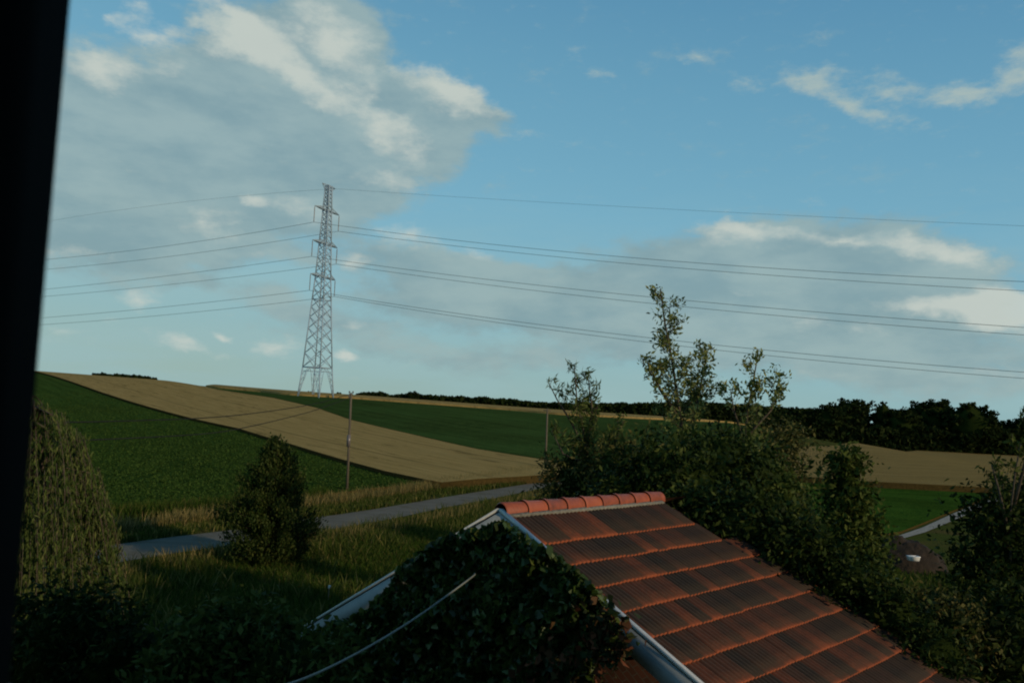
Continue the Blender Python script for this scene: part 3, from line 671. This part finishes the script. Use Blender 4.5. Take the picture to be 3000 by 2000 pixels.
# ------------------------------------------------------------------ house with the window
hs_ = empty('house', Vector((0, -4, 0)), 'near-black window frame of the house the view is taken from, down the left edge', 'house')
m_dark = noise_mat('dark_frame', [(.3, (.006, .007, .007)), (.7, (.010, .011, .011))], 5, rough=.9, spec=.05)
m_room = noise_mat('room_plaster', [(.3, (.05, .05, .05)), (.7, (.07, .07, .07))], 3)
m_brick2 = noise_mat('house_brick', [(.3, (.14, .06, .04)), (.7, (.22, .09, .06))], 6)
HX0, HX1 = -9.0, 9.9
wl = MB()
wl.box((HX0, .42, 0), (-2.2, .72, 8.8)); wl.box((2.60, .42, 0), (HX1, .72, 8.8)); wl.box((-2.2, .42, 0), (2.60, .72, 6.35)); wl.box((-2.2, .42, 8.1), (2.60, .72, 8.8))
wl.box((HX0, -9, 0), (HX0 + .3, .42, 8.8)); wl.box((HX1 - .3, -9, 0), (HX1, .42, 8.8)); wl.box((HX0 + .3, -9, 0), (HX1 - .3, -8.7, 8.8))
wl.build('wall', m_brick2, hs_)
rm = MB(); rm.box((HX0 + .3, -8.7, 5.3), (HX1 - .3, .42, 5.45)); rm.box((HX0 + .3, -8.7, 8.15), (HX1 - .3, .42, 8.3)); rm.build('floor', m_room, hs_)
rf = MB(); x0, x1 = HX0 - .3, HX1 + .3
V = [(x0, .95, 8.7), (x1, .95, 8.7), (x1, -4.1, 12.0), (x0, -4.1, 12.0), (x0, -9.2, 8.7), (x1, -9.2, 8.7)]; V2 = [(a, b_, c_ + .15) for a, b_, c_ in V]
rf.add(V + V2, [(0, 1, 2, 3), (3, 2, 5, 4), (6, 9, 8, 7), (9, 10, 11, 8), (0, 6, 7, 1), (4, 5, 11, 10)], []); rf.add([V[0], V[3], V[4], V[1], V[2], V[5]], [], [(0, 1, 2), (3, 5, 4)]); rf.build('roof', m_brick2, hs_)
wf = MB(); ex = -0.3190
wf.box((ex - .09, .48, 6.35), (ex, .56, 8.1)); wf.box((ex - .13, .44, 6.35), (ex - .035, .50, 8.1))
wf.box((-2.2, .46, 6.35), (ex - .13, .56, 6.42)); wf.box((ex, .47, 6.35), (2.60, .56, 6.41)); wf.box((-2.2, .46, 8.03), (ex - .13, .56, 8.1)); wf.box((ex, .47, 8.04), (2.60, .56, 8.1)); wf.box((2.53, .47, 6.41), (2.60, .56, 8.04)); wf.box((-2.2, .46, 6.42), (-2.13, .56, 8.03))
wf.build('window_frame', m_dark, hs_)

# ------------------------------------------------------------------ pylon and lines
m_steel = noise_mat('galvanised_steel', [(.3, (.24, .33, .41)), (.7, (.35, .46, .56))], 3, rough=.6, spec=.4)
m_ins = noise_mat('insulator_glaze', [(.3, (.10, .09, .09)), (.7, (.16, .14, .14))], 3, rough=.3, spec=.5)
m_wire = noise_mat('wire_metal', [(.3, (.018, .02, .02)), (.7, (.03, .033, .034))], 3, rough=.9, spec=0)
PY = 198.0; pc = EYE + ray(925, 1160) * PY; pz = float(terr(pc[0], pc[1])) + .1; M = PY / F
pyl = empty('electricity_pylon', Vector((pc[0], pc[1], pz)), 'tall steel lattice pylon with three crossarms standing on the hill field', 'pylon')
HA = R(68); a_ = np.array([math.cos(HA), math.sin(HA), 0]); w_ = np.array([math.sin(HA), -math.cos(HA), 0])
top_z = at(970, 540, PY)[2]; base3 = np.array([pc[0], pc[1], pz])
lean = (at(970, 540, PY)[0] - pc[0])      # should be close to zero: the pylon is plumb
zl = {k: at(960, y, PY)[2] for k, y in (('t', 545), ('1', 617), ('2', 715), ('3', 812), ('w', 880), ('m', 1078))}
prof = [(pz, 6.0 / 2), (zl['m'], 4.9 / 2), (zl['w'], 3.2 / 2), (zl['3'], 2.6 / 2), (zl['2'], 2.05 / 2), (zl['1'], 1.5 / 2), (zl['t'], 1.15 / 2)]
zp = [p[0] for p in prof]; hp = [p[1] for p in prof]
def corner(i, z):
    h = np.interp(z, zp, hp); sx, sy = ((1, 1), (1, -1), (-1, -1), (-1, 1))[i]; return np.array([pc[0], pc[1], z]) + a_ * h * sx + w_ * h * sy
bd = MB()
levels = [zl['m']]; z = zl['m']
while z < zl['t'] - .5:
    z = z + np.interp(z, zp, hp) * 2 * (.72 if z > zl['w'] else .68); levels.append(min(z, zl['t']))
for i in range(4):
    pts_ = [corner(i, z) for z in zp]
    for p, q in zip(pts_, pts_[1:]): bd.bar(p, q, .24)
for z0, z1 in zip(levels, levels[1:]):
    if z1 - z0 < .3: continue
    for i in range(4):
        j = (i + 1) % 4; bd.bar(corner(i, z0), corner(j, z1), .115); bd.bar(corner(j, z0), corner(i, z1), .115)
for z in (zl['m'], zl['w'], zl['3'], zl['2'], zl['1'], zl['t']):
    for i in range(4): bd.bar(corner(i, z), corner((i + 1) % 4, z), .22 if z == zl['m'] else .13)
# legs below the horizontal frame
for i in range(4):
    for j in ((i + 1) % 4, (i - 1) % 4):
        mid = (corner(i, zl['m']) + corner(j, zl['m'])) / 2
        inn = [corner(i, z) * (1 - f) + corner(j, z) * f for z, f in ((pz + .05, .03), (pz + (zl['m'] - pz) * .55, .17), (zl['m'] - .9, .30))]; inn.append(corner(i, zl['m']) * .55 + corner(j, zl['m']) * .45)
        for p, q in zip(inn, inn[1:]): bd.bar(p, q, .09)
        for kk, zf in enumerate((.15, .35, .55, .75)):
            z = pz + (zl['m'] - pz) * zf; f = .03 + .25 * zf; bd.bar(corner(i, z), corner(i, z + 1.0) * (1 - f) + corner(j, z + 1.0) * f, .06); bd.bar(corner(i, z), corner(i, z) * (1 - f) + corner(j, z) * f, .06)
    bd.bar(corner(i, zl['m'] - .9), corner((i + 1) % 4, zl['m'] - .9), .08)
bd.build('lattice_body', m_steel, pyl)
INS = 4.0; tips = {}
for key, half in (('1', 5.1), ('2', 5.1), ('3', 5.1)):
    z = zl[key]; ar = MB(); ar.bar(np.array([pc[0], pc[1], z]) - a_ * half, np.array([pc[0], pc[1], z]) + a_ * half, .14)
    for sg in (1, -1):
        tip = np.array([pc[0], pc[1], z]) + a_ * sg * half; h = np.interp(z, zp, hp)
        for sy in (1, -1):
            lo = np.array([pc[0], pc[1], z]) + a_ * sg * h + w_ * sy * h; hi = lo + zz * .8; ar.bar(lo, tip, .15); ar.bar(hi, tip, .12)
            for f in (.3, .6): ar.bar(lo + (tip - lo) * f, hi + (tip - hi) * f, .07); ar.bar(lo + (tip - lo) * f, hi + (tip - hi) * (f - .28), .07)
        for f in (.15, .4, .65): ar.bar(np.array([pc[0], pc[1], z]) + a_ * sg * h + w_ * h + (tip - (np.array([pc[0], pc[1], z]) + a_ * sg * h + w_ * h)) * f, np.array([pc[0], pc[1], z]) + a_ * sg * h - w_ * h + (tip - (np.array([pc[0], pc[1], z]) + a_ * sg * h - w_ * h)) * (f + .15), .07)
        ins = MB(); n_ = 22; P_ = []; r_ = []
        for k in range(n_ * 2 + 1):
            P_.append(tip - zz * (.3 + (INS - .5) * k / (n_ * 2))); r_.append(.13 if k % 2 else .06)
        ins.tube([tip, tip - zz * .3], .03, 5); ins.tube(P_, r_, 8); ins.tube([tip - zz * (INS - .2), tip - zz * INS], .05, 6)
        tips[(key, sg)] = (tip - zz * INS, ins)
    ao = ar.build('crossarm', m_steel, pyl)
    for sg in (1, -1): tips[(key, sg)][1].build('insulator', m_ins, pyl)
ar = MB(); tz = zl['t']; c0 = np.array([pc[0], pc[1], tz])
for sy in (1, -1):
    for sg in (1, -1):
        h = np.interp(tz, zp, hp); lo = c0 + a_ * sg * h * .2 + w_ * sy * h; tip = c0 + a_ * sg * 2.7; ar.bar(c0 + a_ * sg * h + w_ * sy * h, tip, .14); ar.bar(c0 + a_ * sg * h + w_ * sy * h - zz * 1.1, tip, .1)
ar.build('top_arm', m_steel, pyl)

def span(T, samples_r, samples_l, name, label, rad, group):
    """one conductor through T: hangs in the vertical plane along w_, parabola per side fitted to where it passes"""
    P0 = np.array(T); out = []
    for smp, sgn in ((samples_l, -1), (samples_r, 1)):
        sv = []; zv = []
        for px, py in smp:
            d = ray(px, py); den = np.dot(d, a_); t_ = np.dot(P0 - EYE, a_) / den; P = EYE + d * t_; sv.append(np.dot(P - P0, w_)); zv.append(P[2] - P0[2])
        A = np.array([[s, s * s] for s in sv]); cf, *_ = np.linalg.lstsq(A, np.array(zv), rcond=None)
        mx = max(abs(s) for s in sv) * 1.35; ss = np.linspace(0, mx, 40) * sgn; L_ = [P0 + w_ * s + zz * (cf[0] * s + cf[1] * s * s) for s in ss]
        out.append(L_)
    line = out[0][::-1][:-1] + out[1]
    mb = MB(); mb.tube(line, rad, 5); o = mb.build(name, m_wire, None, True); tag(o, label, 'power line', group)
WR = {('1', -1): ([(2000, 767), (3000, 825)], [(500, 719), (135, 760)]), ('1', 1): ([(2000, 786), (3000, 852)], [(500, 751), (135, 789)]),
      ('2', -1): ([(2000, 879), (3000, 959)], [(500, 807), (135, 847)]), ('2', 1): ([(2000, 898), (3000, 981)], [(500, 833), (135, 868)]),
      ('3', -1): ([(2000, 1000), (3000, 1090)], [(500, 897), (135, 930)]), ('3', 1): ([(2000, 1014), (3000, 1108)], [(500, 921), (135, 950)])}
nm = {'1': 'top', '2': 'middle', '3': 'bottom'}
for (k, sg), (r_, l_) in WR.items():
    span(tips[(k, sg)][0], r_, l_, 'power_line', 'power line from the %s side insulator of the %s crossarm of the pylon' % ('left' if sg < 0 else 'right', nm[k]), .042, 'power lines carried by the pylon')
span(np.array([pc[0], pc[1], tz]) + a_ * 2.5, [(2000, 615), (3000, 662)], [(600, 585), (160, 645)], 'earth_wire', 'thin topmost wire running over the tip of the pylon', .022, 'power lines carried by the pylon')

# ------------------------------------------------------------------ wooden poles
m_wood = noise_mat('weathered_pole', [(.3, (.07, .06, .045)), (.7, (.14, .115, .08))], 6, sz=.1, bmp=.3)
pb_ = hit(1016, 1448); p_top = at(1029, 1150, pb_[1]); ph = p_top[2] - pb_[2]
pole = empty('utility_pole', Vector(pb_), 'wooden utility pole in the dry verge grass with a box halfway up', 'utility pole', 'wooden utility poles')
mb = MB(); pt_ = np.array([p_top[0], pb_[1], p_top[2]]); mb.tube([pb_ - zz * .2, (pb_ + pt_) / 2, pt_], [.10, .09, .075], 10); mb.build('shaft', m_wood, pole, True)
mb = MB(); cx = pb_ + (pt_ - pb_) * .53; mb.box((cx[0] - .12, cx[1] - .28, cx[2] - .45), (cx[0] + .12, cx[1] - .13, cx[2] + .4)); mb.build('box', m_ins, pole)
mb = MB(); 
for dz_, dx_ in ((-.12, -.13), (-.42, -.13), (-.12, .13)): mb.tube([pt_ + np.array([0, 0, dz_]), pt_ + np.array([dx_, 0, dz_]), pt_ + np.array([dx_, 0, dz_ + .18])], .025, 6); mb.tube([pt_ + np.array([dx_, 0, dz_ + .1]), pt_ + np.array([dx_, 0, dz_ + .24])], .055, 8)
mb.build('insulator', m_ins, pole)
YP = pb_[1]
for pts_, lb in (([(1026, 1154, YP), (950, 1176, YP - 5), (870, 1192, YP - 10), (720, 1213, YP - 17), (560, 1226, YP - 23), (230, 1236, YP - 33), (60, 1236, YP - 37)], 'upper of the two slack wires running left from the wooden pole'), ([(1026, 1164, YP), (960, 1188, YP - 5), (900, 1208, YP - 9), (750, 1245, YP - 16), (600, 1270, YP - 22), (230, 1290, YP - 33), (60, 1294, YP - 37)], 'lower of the two slack wires running left from the wooden pole')):
    mb = MB(); mb.tube(smooth_line([at(*p) for p in pts_]), .022, 5); tag(mb.build('overhead_wire', m_wire, None, True), lb, 'wire', 'wires from the wooden pole')
b2 = hit(1597, 1388); t2 = at(1604, 1196, b2[1]); pole2 = empty('utility_pole', Vector(b2), 'thin dark pole half hidden by the willow sapling beside the lane', 'utility pole', 'wooden utility poles')
mb = MB(); t2 = np.array([t2[0], b2[1], t2[2]]); mb.tube([b2 - zz * .2, t2], [.11, .08], 8); mb.build('shaft', m_wood, pole2, True)
mb = MB(); mb.bar(t2 + np.array([-.4, 0, -.2]), t2 + np.array([.4, 0, -.2]), .09); mb.build('crosspiece', m_wood, pole2)
# stake in the meadow
sb = hit(961, 1768); st = at(969, 1716, sb[1]); mb = MB(); sk = empty('garden_stake', Vector(sb), 'thin white-topped stake standing in the meadow grass', 'stake')
mb.tube([sb - zz * .1, np.array([sb[0], sb[1], st[2] - .06])], .016, 6); mb.build('rod', m_wood, sk); mb = MB(); mb.tube([np.array([sb[0], sb[1], st[2] - .08]), np.array([sb[0] + .02, sb[1], st[2] + .02])], [.035, .045], 8); mb.build('cap', m_white, sk)

# ------------------------------------------------------------------ vegetation
# small dense upright tree beside the lane
def cone_tree():
    base = hit(790, 1655); Y = base[1]; root = empty('conical_tree', Vector(base), 'dark dense conical young tree standing beside the lane', 'tree'); g = np.random.default_rng(51); wood = MB(); H = at(785, 1290, Y)[2] - base[2]; LP = []; LA = []; k = Y / F
    wood.tube([base - zz * .1, base + zz * H * .5, base + np.array([.05, 0, H * .97])], [.11, .07, .012], 7)
    prof_t = [0, .08, .2, .35, .5, .65, .8, .92, 1]; prof_r = [.45, .95, 1.0, .96, .82, .66, .44, .22, .04]; RX = 118 * k
    for i in range(190):
        t0 = g.uniform(.03, .97) ** .95; ph = g.uniform(0, 2 * math.pi); rr = RX * np.interp(t0, prof_t, prof_r) * g.uniform(.62, 1.22) * (1.12 if math.cos(ph) < 0 and t0 < .45 else 1)
        p = base + zz * H * max(t0 - .10, .03); e = base + np.array([math.cos(ph) * rr, math.sin(ph) * rr, H * (t0 + .03)]); e[0] -= .1 * (1 - t0); wood.tube([p, (p + e) / 2 - zz * .05, e], [.022, .014, .004], 4)
        d = (e - p) / np.linalg.norm(e - p); d2 = d * .6 + zz * .8; n = int(145 * (.5 + rr)); s_ = g.uniform(.3, 1.08, n)[:, None]; LP.append(p + (e - p) * s_ + g.normal(size=(n, 3)) * np.array([.13, .13, .17])); LA.append(np.repeat(d2[None], n, 0))
    wood.build('trunk', m_bark, root); V, Qd = leaves(np.concatenate(LP), .13, .45, 52, axis=np.concatenate(LA)); link('crown', np_mesh('crown', V, Qd), LM['cone'], root)
cone_tree()
# weeping willow at the left
def weeping():
    Y = 13.5; k = Y / F; c = at(40, 1500, Y); base = np.array([c[0], c[1], 0.0]); root = empty('weeping_willow', Vector(base), 'weeping willow with hanging yellow-green strands beside the window frame', 'tree'); g = np.random.default_rng(61); wood = MB(); LP = []; LA = []
    ztop = at(90, 1170, Y)[2]; wood.tube([base, base + np.array([.1, 0, 2.5]), base + np.array([0, .1, ztop - .6])], [.22, .17, .05], 8)
    zr = [(at(60, y, Y)[2], (x - 40) * k) for x, y in ((95, 1180), (185, 1225), (235, 1320), (275, 1430), (305, 1540), (330, 1650), (360, 1760), (385, 1900), (405, 2100))]
    zs = [z for z, r_ in zr][::-1]; rs = [r_ for z, r_ in zr][::-1]
    for i in range(620):
        ph = g.uniform(0, 2 * math.pi); z0 = g.uniform(2.6, ztop) if i % 4 else g.uniform(ztop - 1.6, ztop); r0 = np.interp(z0, zs, rs) * g.uniform(.55, 1.02) ** .6; ln = g.uniform(.8, 2.4); p = base + np.array([math.cos(ph) * r0, math.sin(ph) * r0, z0]); P_ = [p]
        dirn = np.array([math.cos(ph) * .25, math.sin(ph) * .25, -.6])
        for j in range(6): dirn = dirn + np.array([g.normal() * .04, g.normal() * .04, -.22]); dn = dirn / np.linalg.norm(dirn); P_.append(P_[-1] + dn * ln / 6)
        wood.tube(P_, .005, 4)
        if i % 5 == 0: wood.tube([base + zz * max(1.6, z0 - 1.2), (p + base + zz * z0) / 2 + zz * .1, p], [.04, .025, .008], 5)
        Pa = np.array(P_); n = int(44 * ln); u = g.uniform(0, 5.99, n); ix = u.astype(int); LP.append(Pa[ix] + (Pa[ix + 1] - Pa[ix]) * (u - ix)[:, None] + g.normal(size=(n, 3)) * .035); LA.append(np.tile([0, 0, -1.0], (n, 1)))
    wood.build('trunk', m_bark, root); V, Qd = leaves(np.concatenate(LP), .11, .2, 62, axis=np.concatenate(LA) * 1.2); v2, q2 = core(base + zz * 3.0, (rs[2] * .55, rs[2] * .55, 2.6), 6.0); V, Qd = join([(V, Qd), (v2, q2)]); link('crown', np_mesh('crown', V, Qd), LM['willow'], root)
weeping()
# saplings behind the roof
def wp(px, py, Y): return at(px, py, Y)
YA = 25.0
branchy('tall_sapling', 'tallest sparse tree behind the roof, its airy crown against the sky', [
    [np.array([wp(2015, 1500, YA)[0], YA, 0]), wp(2005, 1350, YA), wp(1990, 1200, YA), wp(1968, 1050, YA), wp(1945, 930, YA), wp(1935, 845, YA)],
    [wp(2005, 1350, YA), wp(2040, 1200, YA + .2), wp(2062, 1080, YA + .3), wp(2075, 1020, YA + .4)],
    [wp(1990, 1230, YA), wp(1935, 1140, YA - .3), wp(1895, 1060, YA - .4)]], 'poplar', 71, .14, .42, 50, blen=.185, nb=58, curl=.05, stray=.10, dens_low=.30, radius=.10, bup=.75)
branchy('sapling', 'second sparse tree right of the tallest one, behind the roof', [
    [np.array([wp(2180, 1500, 24)[0], 24, 0]), wp(2180, 1350, 24), wp(2190, 1200, 24), wp(2210, 1100, 24), wp(2222, 1025, 24)],
    [wp(2185, 1280, 24), wp(2260, 1200, 24.2), wp(2285, 1090, 24.3)], [wp(2180, 1300, 24), wp(2150, 1200, 23.8), wp(2140, 1140, 23.7)]], 'poplar', 72, .14, .45, 46, blen=.19, nb=30, stray=.09, dens_low=.2, radius=.07, bup=1.0)
branchy('willow_sapling', 'slender willow sapling with narrow leaves above the lane end', [
    [np.array([wp(1735, 1440, 21)[0], 21, 0]), wp(1730, 1400, 21), wp(1712, 1280, 21), wp(1690, 1170, 21), wp(1683, 1075, 21)],
    [wp(1722, 1330, 21), wp(1670, 1230, 21), wp(1632, 1170, 21), wp(1608, 1122, 21)], [wp(1718, 1310, 21), wp(1735, 1200, 21.2), wp(1722, 1100, 21.2)], [wp(1725, 1360, 21), wp(1650, 1330, 20.6), wp(1615, 1260, 20.6)], [wp(1725, 1380, 21), wp(1800, 1300, 20.6), wp(1830, 1230, 20.6)]], 'willow', 73, .17, .2, 70, blen=.18, nb=28, stray=.07, dens_low=.1, radius=.06, bup=1.6)

SG = 'shrubs behind the tiled roof'
shrub('shrub', 'olive brown bush at the end of the lane under the willow sapling', [(1710, 1400, 110, 90, 21, .8), (1830, 1370, 110, 85, 20, .8), (1650, 1470, 60, 45, 21, .8)], 15000, .15, 'brownish', 81, group=SG, aspect=.35, clump=.38)
shrub('shrub', 'broad dark green bush directly behind the ridge end', [(1960, 1430, 190, 150, 15.5, .8), (1840, 1500, 120, 90, 15, .8), (2110, 1360, 130, 90, 17, .8)], 26000, .14, 'dark', 82, group=SG, clump=.3)
shrub('shrub', 'dark bush with upright shoots under the second sparse tree', [(2190, 1400, 100, 105, 20, .8), (2270, 1480, 90, 80, 19, .8), (2080, 1330, 90, 65, 21, .8)], 16000, .15, 'mid', 83, group=SG, clump=.35)
shrub('shrub', 'leafy bush overhanging the far edge of the tiled roof', [(2180, 1560, 170, 110, 12.5, .7), (2330, 1630, 130, 105, 11.8, .7), (2050, 1500, 110, 80, 13, .7)], 30000, .11, 'dark', 84, group=SG, clump=.22)
shrub('shrub', 'upright columnar bush left of the green field on the right', [(2480, 1420, 52, 105, 14, .9), (2490, 1560, 75, 150, 14, .9), (2510, 1680, 90, 100, 13.6, .9)], 20000, .11, 'mid', 85, group=SG, clump=.22)
shrub('shrub', 'low dark bush below the columnar one, along the roof edge', [(2480, 1720, 120, 90, 11.4, .7), (2610, 1810, 105, 85, 11.0, .7), (2740, 1920, 105, 75, 10.6, .7)], 20000, .09, 'dark', 86, group=SG, clump=.16)
shrub('garden_tree', 'big dark tree filling the lower right corner', [(2970, 1640, 165, 205, 15.5, .9), (2910, 1820, 150, 150, 14.6, .9), (3030, 1490, 120, 110, 16, .9), (2960, 1930, 230, 200, 13.4, .8)], 30000, .13, 'dark', 87, cat='tree', clump=.28)
branchy('young_tree', 'wispy young tree rising above the big dark tree at the right edge', [[np.array([wp(2960, 1500, 15)[0], 15, 0]), wp(2960, 1500, 15), wp(2975, 1380, 15), wp(2990, 1300, 15)], [wp(2955, 1560, 15), wp(2925, 1430, 15), wp(2905, 1360, 15)], [wp(2970, 1480, 15), wp(3010, 1330, 15), wp(3020, 1180, 15)]], 'mid', 88, .12, .35, 46, blen=.16, nb=18, dens_low=.25, radius=.05)
shrub('shrub', 'rounded dark shrub at the bottom left below the meadow', [(700, 1900, 190, 130, 8.6, .8), (560, 1990, 130, 110, 8.2, .8), (860, 1960, 180, 110, 8.2, .8)], 24000, .10, 'mid', 89, clump=.17)
shrub('shrub', 'dark shrub added in the bottom left corner to stand for the shadow on the willow', [(190, 1900, 210, 200, 9.5, .8), (340, 1960, 120, 150, 9.0, .8)], 16000, .09, 'dark', 90, clump=.18)  # added dark shrub, stands in for the house shadow on the lower willow
shrub('shrub', 'yellowish open bush at the left end of the right wheat field', [(2310, 1295, 60, 42, 34, .8), (2240, 1300, 70, 50, 33, .8)], 7000, .2, 'brownish', 92, group=SG, clump=.5, cores=False)
shrub('shrub', 'low mixed weeds between the columnar bush and the big dark tree', [(2700, 1800, 100, 60, 14, .8), (2800, 1850, 100, 80, 13, .8)], 9000, .12, 'brownish', 91, clump=.25)

# soil heap with the white tub
hb = hit(2715, 1690); hw = 125 * hb[1] / F
m_soil = noise_mat('dark_soil', [(.3, (.014, .010, .006)), (.7, (.036, .025, .016))], 2.5, bmp=.9, bdist=.2)
V = []; n_ = 36
for i in range(n_ + 1):
    for j in range(n_ + 1):
        x = -1 + 2 * i / n_; y = -1 + 2 * j / n_; r2 = x * x + y * y; h = max(0, 1 - r2) ** .7 * (1.5 + .5 * mnoise.noise(Vector((x * 3, y * 3, 1)))) - .05 + .12 * mnoise.noise(Vector((x * 9, y * 9, 5))); h = h if r2 < 1 else -.08
        V.append((hb[0] + x * hw, hb[1] + 2.2 + y * hw * .8, float(terr(hb[0], hb[1])) + h))
so = link('soil_heap', np_mesh('soil_heap', V, [(i * (n_ + 1) + j, (i + 1) * (n_ + 1) + j, (i + 1) * (n_ + 1) + j + 1, i * (n_ + 1) + j + 1) for i in range(n_) for j in range(n_)], smooth_=True), m_soil); tag(so, 'low heap of dark brown soil at the corner of the green field', 'soil heap')
tc_ = at(2676, 1622, hb[1] + .4); tz_ = max([v[2] for v in V if abs(v[0] - tc_[0]) < .5 and abs(v[1] - tc_[1]) < .6] + [tc_[2] - .2]) - .1
mb = MB(); P_ = [(tc_[0] + x * .21, tc_[1] + y * .15, tz_ + z) for z, s_ in ((0, 1), (.19, 1.15)) for x, y in ((-s_, -s_), (s_, -s_), (s_, s_), (-s_, s_))]; mb.add(P_, [(0, 3, 2, 1), (0, 1, 5, 4), (1, 2, 6, 5), (2, 3, 7, 6), (3, 0, 4, 7)]); 
for k in range(4): mb.bar(P_[4 + k], P_[4 + (k + 1) % 4], .04)
m_tub = noise_mat('white_plastic', [(.3, (.6, .62, .64)), (.7, (.75, .77, .78))], 5, rough=.4); tag(mb.build('tub', m_tub), 'small white tub lying on the dark soil heap', 'tub')

# distant trees
def far_tree(px, ytop, wpx, Y, ybot, seed, label, group, name='distant_tree', matk='belt', n=3000):
    k = Y / F; x = at(px, 1200, Y)[0]; zg = float(terr(x, Y)); ztop = at(px, ytop, Y)[2]; zb = max(zg + .3, at(px, ybot, Y)[2]); r = wpx * k / 2; H = ztop - zb; root = empty(name, Vector((x, Y, zg)), label, 'tree', group)
    g = np.random.default_rng(seed); E_ = [(np.array([x, Y, zb + H * .52]), (r, r, H * .48))]
    for i in range(4): E_.append((np.array([x + g.uniform(-.6, .6) * r, Y + g.uniform(-.5, .5) * r, zb + H * g.uniform(.25, .68)]), (r * g.uniform(.4, .6), r * .5, H * g.uniform(.2, .32))))
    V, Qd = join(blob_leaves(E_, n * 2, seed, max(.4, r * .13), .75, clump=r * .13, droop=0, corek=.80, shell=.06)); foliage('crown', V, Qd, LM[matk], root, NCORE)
    mb = MB(); mb.tube([(x, Y, zg - .2), (x, Y, zb + H * .5)], [max(.15, r * .08), .08], 6); mb.build('trunk', m_bark, root); return root
TG = 'trees of the dark belt beyond the right wheat field'
TB = [(2250, 1208, 130, 1310, 'low dark treetop just right of the second sparse tree'), (2345, 1200, 150, 1312, 'flat-topped tree at the left start of the dark belt'), (2420, 1188, 120, 1312, 'dark belt tree with the slightly raised left shoulder'), (2490, 1172, 140, 1314, 'broad dark tree making the first hump of the belt'), (2587, 1172, 56, 1314, 'narrow tree poking up as a small knob in the belt'), (2640, 1200, 110, 1316, 'lower dark tree right of the small knob'), (2735, 1172, 124, 1320, 'tall round-domed tree, taller of the two domes at right'), (2690, 1226, 110, 1320, 'low tree filling the dip before the round domes'), (2838, 1180, 150, 1325, 'wide domed tree second of the two domes at right'), (2905, 1220, 120, 1328, 'sloping tree right of the two domes'), (2990, 1226, 90, 1330, 'rounded dark tree at the right edge of the belt'), (3060, 1215, 130, 1330, 'dark belt tree cut by the right edge of the picture')]
for i, (px, yt, w, yb, lb) in enumerate(TB): far_tree(px, yt, w, 243 + (i * 7) % 11, yb + 6, 200 + i, lb, TG)
# understorey hedge of the belt
P_ = []; g = np.random.default_rng(301)
def wall_stuff(name, x0, x1, ytop_fn, ybot_fn, Y, n, size, matk, seed, depth=5):
    g = np.random.default_rng(seed); px = g.uniform(x0, x1, n); v = g.random(n); YY = Y + g.uniform(-depth, depth, n)
    P = np.array([at(a, ytop_fn(a) * (1 - t_) + ybot_fn(a) * t_, y_) for a, t_, y_ in zip(px, v, YY)]); V, Qd = leaves(P, size, .75, seed + 1)
    ob = link(name, np_mesh(name, V, Qd), LM[matk]); tag(ob, kind='stuff'); return ob
wall_stuff('belt_undergrowth', 2180, 3150, lambda x: 1248 + 12 * mnoise.noise(Vector((x * .02, 0, 0))) + (x - 2300) * .02, lambda x: 1322 + (x - 2300) * .025, 245, 26000, 1.5, 'belt', 302)
def wtop(x): return float(np.interp(x, [1045, 1090, 1150, 1230, 1400, 1500, 1560, 1700, 1900, 2050, 2300, 2420], [1153, 1151, 1158, 1158, 1166, 1171, 1180, 1183, 1182, 1178, 1196, 1200])) + 5 * mnoise.noise(Vector((x * .03, 0, 0))) + 3 * mnoise.noise(Vector((x * .11, 3, 0)))
wall_stuff('far_wood', 1045, 2430, wtop, lambda x: float(np.interp(x, [1045, 1600, 2430], [1172, 1212, 1262])), 330, 42000, 1.5, 'wood', 303, 12)
far_tree(1206, 1149, 40, 318, 1176, 220, 'single round tree standing proud of the far wood', None)
# copse on the hill at the left
cg = 'low copse on the hill crest'
for i, (px, yt, w) in enumerate(((285, 1091, 34), (312, 1093, 36), (340, 1094, 36), (366, 1095, 34), (392, 1098, 34), (418, 1101, 32), (440, 1105, 26))):
    far_tree(px, yt, w, 262, yt + 22, 240 + i, ['leftmost tree of the low copse on the hill crest', 'second tree from the left in the hilltop copse', 'third tree from the left in the hilltop copse', 'middle tree of the low hilltop copse', 'third tree from the right in the hilltop copse', 'second tree from the right in the hilltop copse', 'smallest tree at the right tail of the hilltop copse'][i], cg, n=500)
far_tree(907, 1147, 18, 236, 1158, 260, 'tiny bush on the skyline under the pylon legs', 'bushes on the skyline', 'skyline_bush', n=300)
far_tree(985, 1151, 26, 236, 1160, 261, 'tiny bush on the skyline between the pylon and the wooden pole', 'bushes on the skyline', 'skyline_bush', n=300)
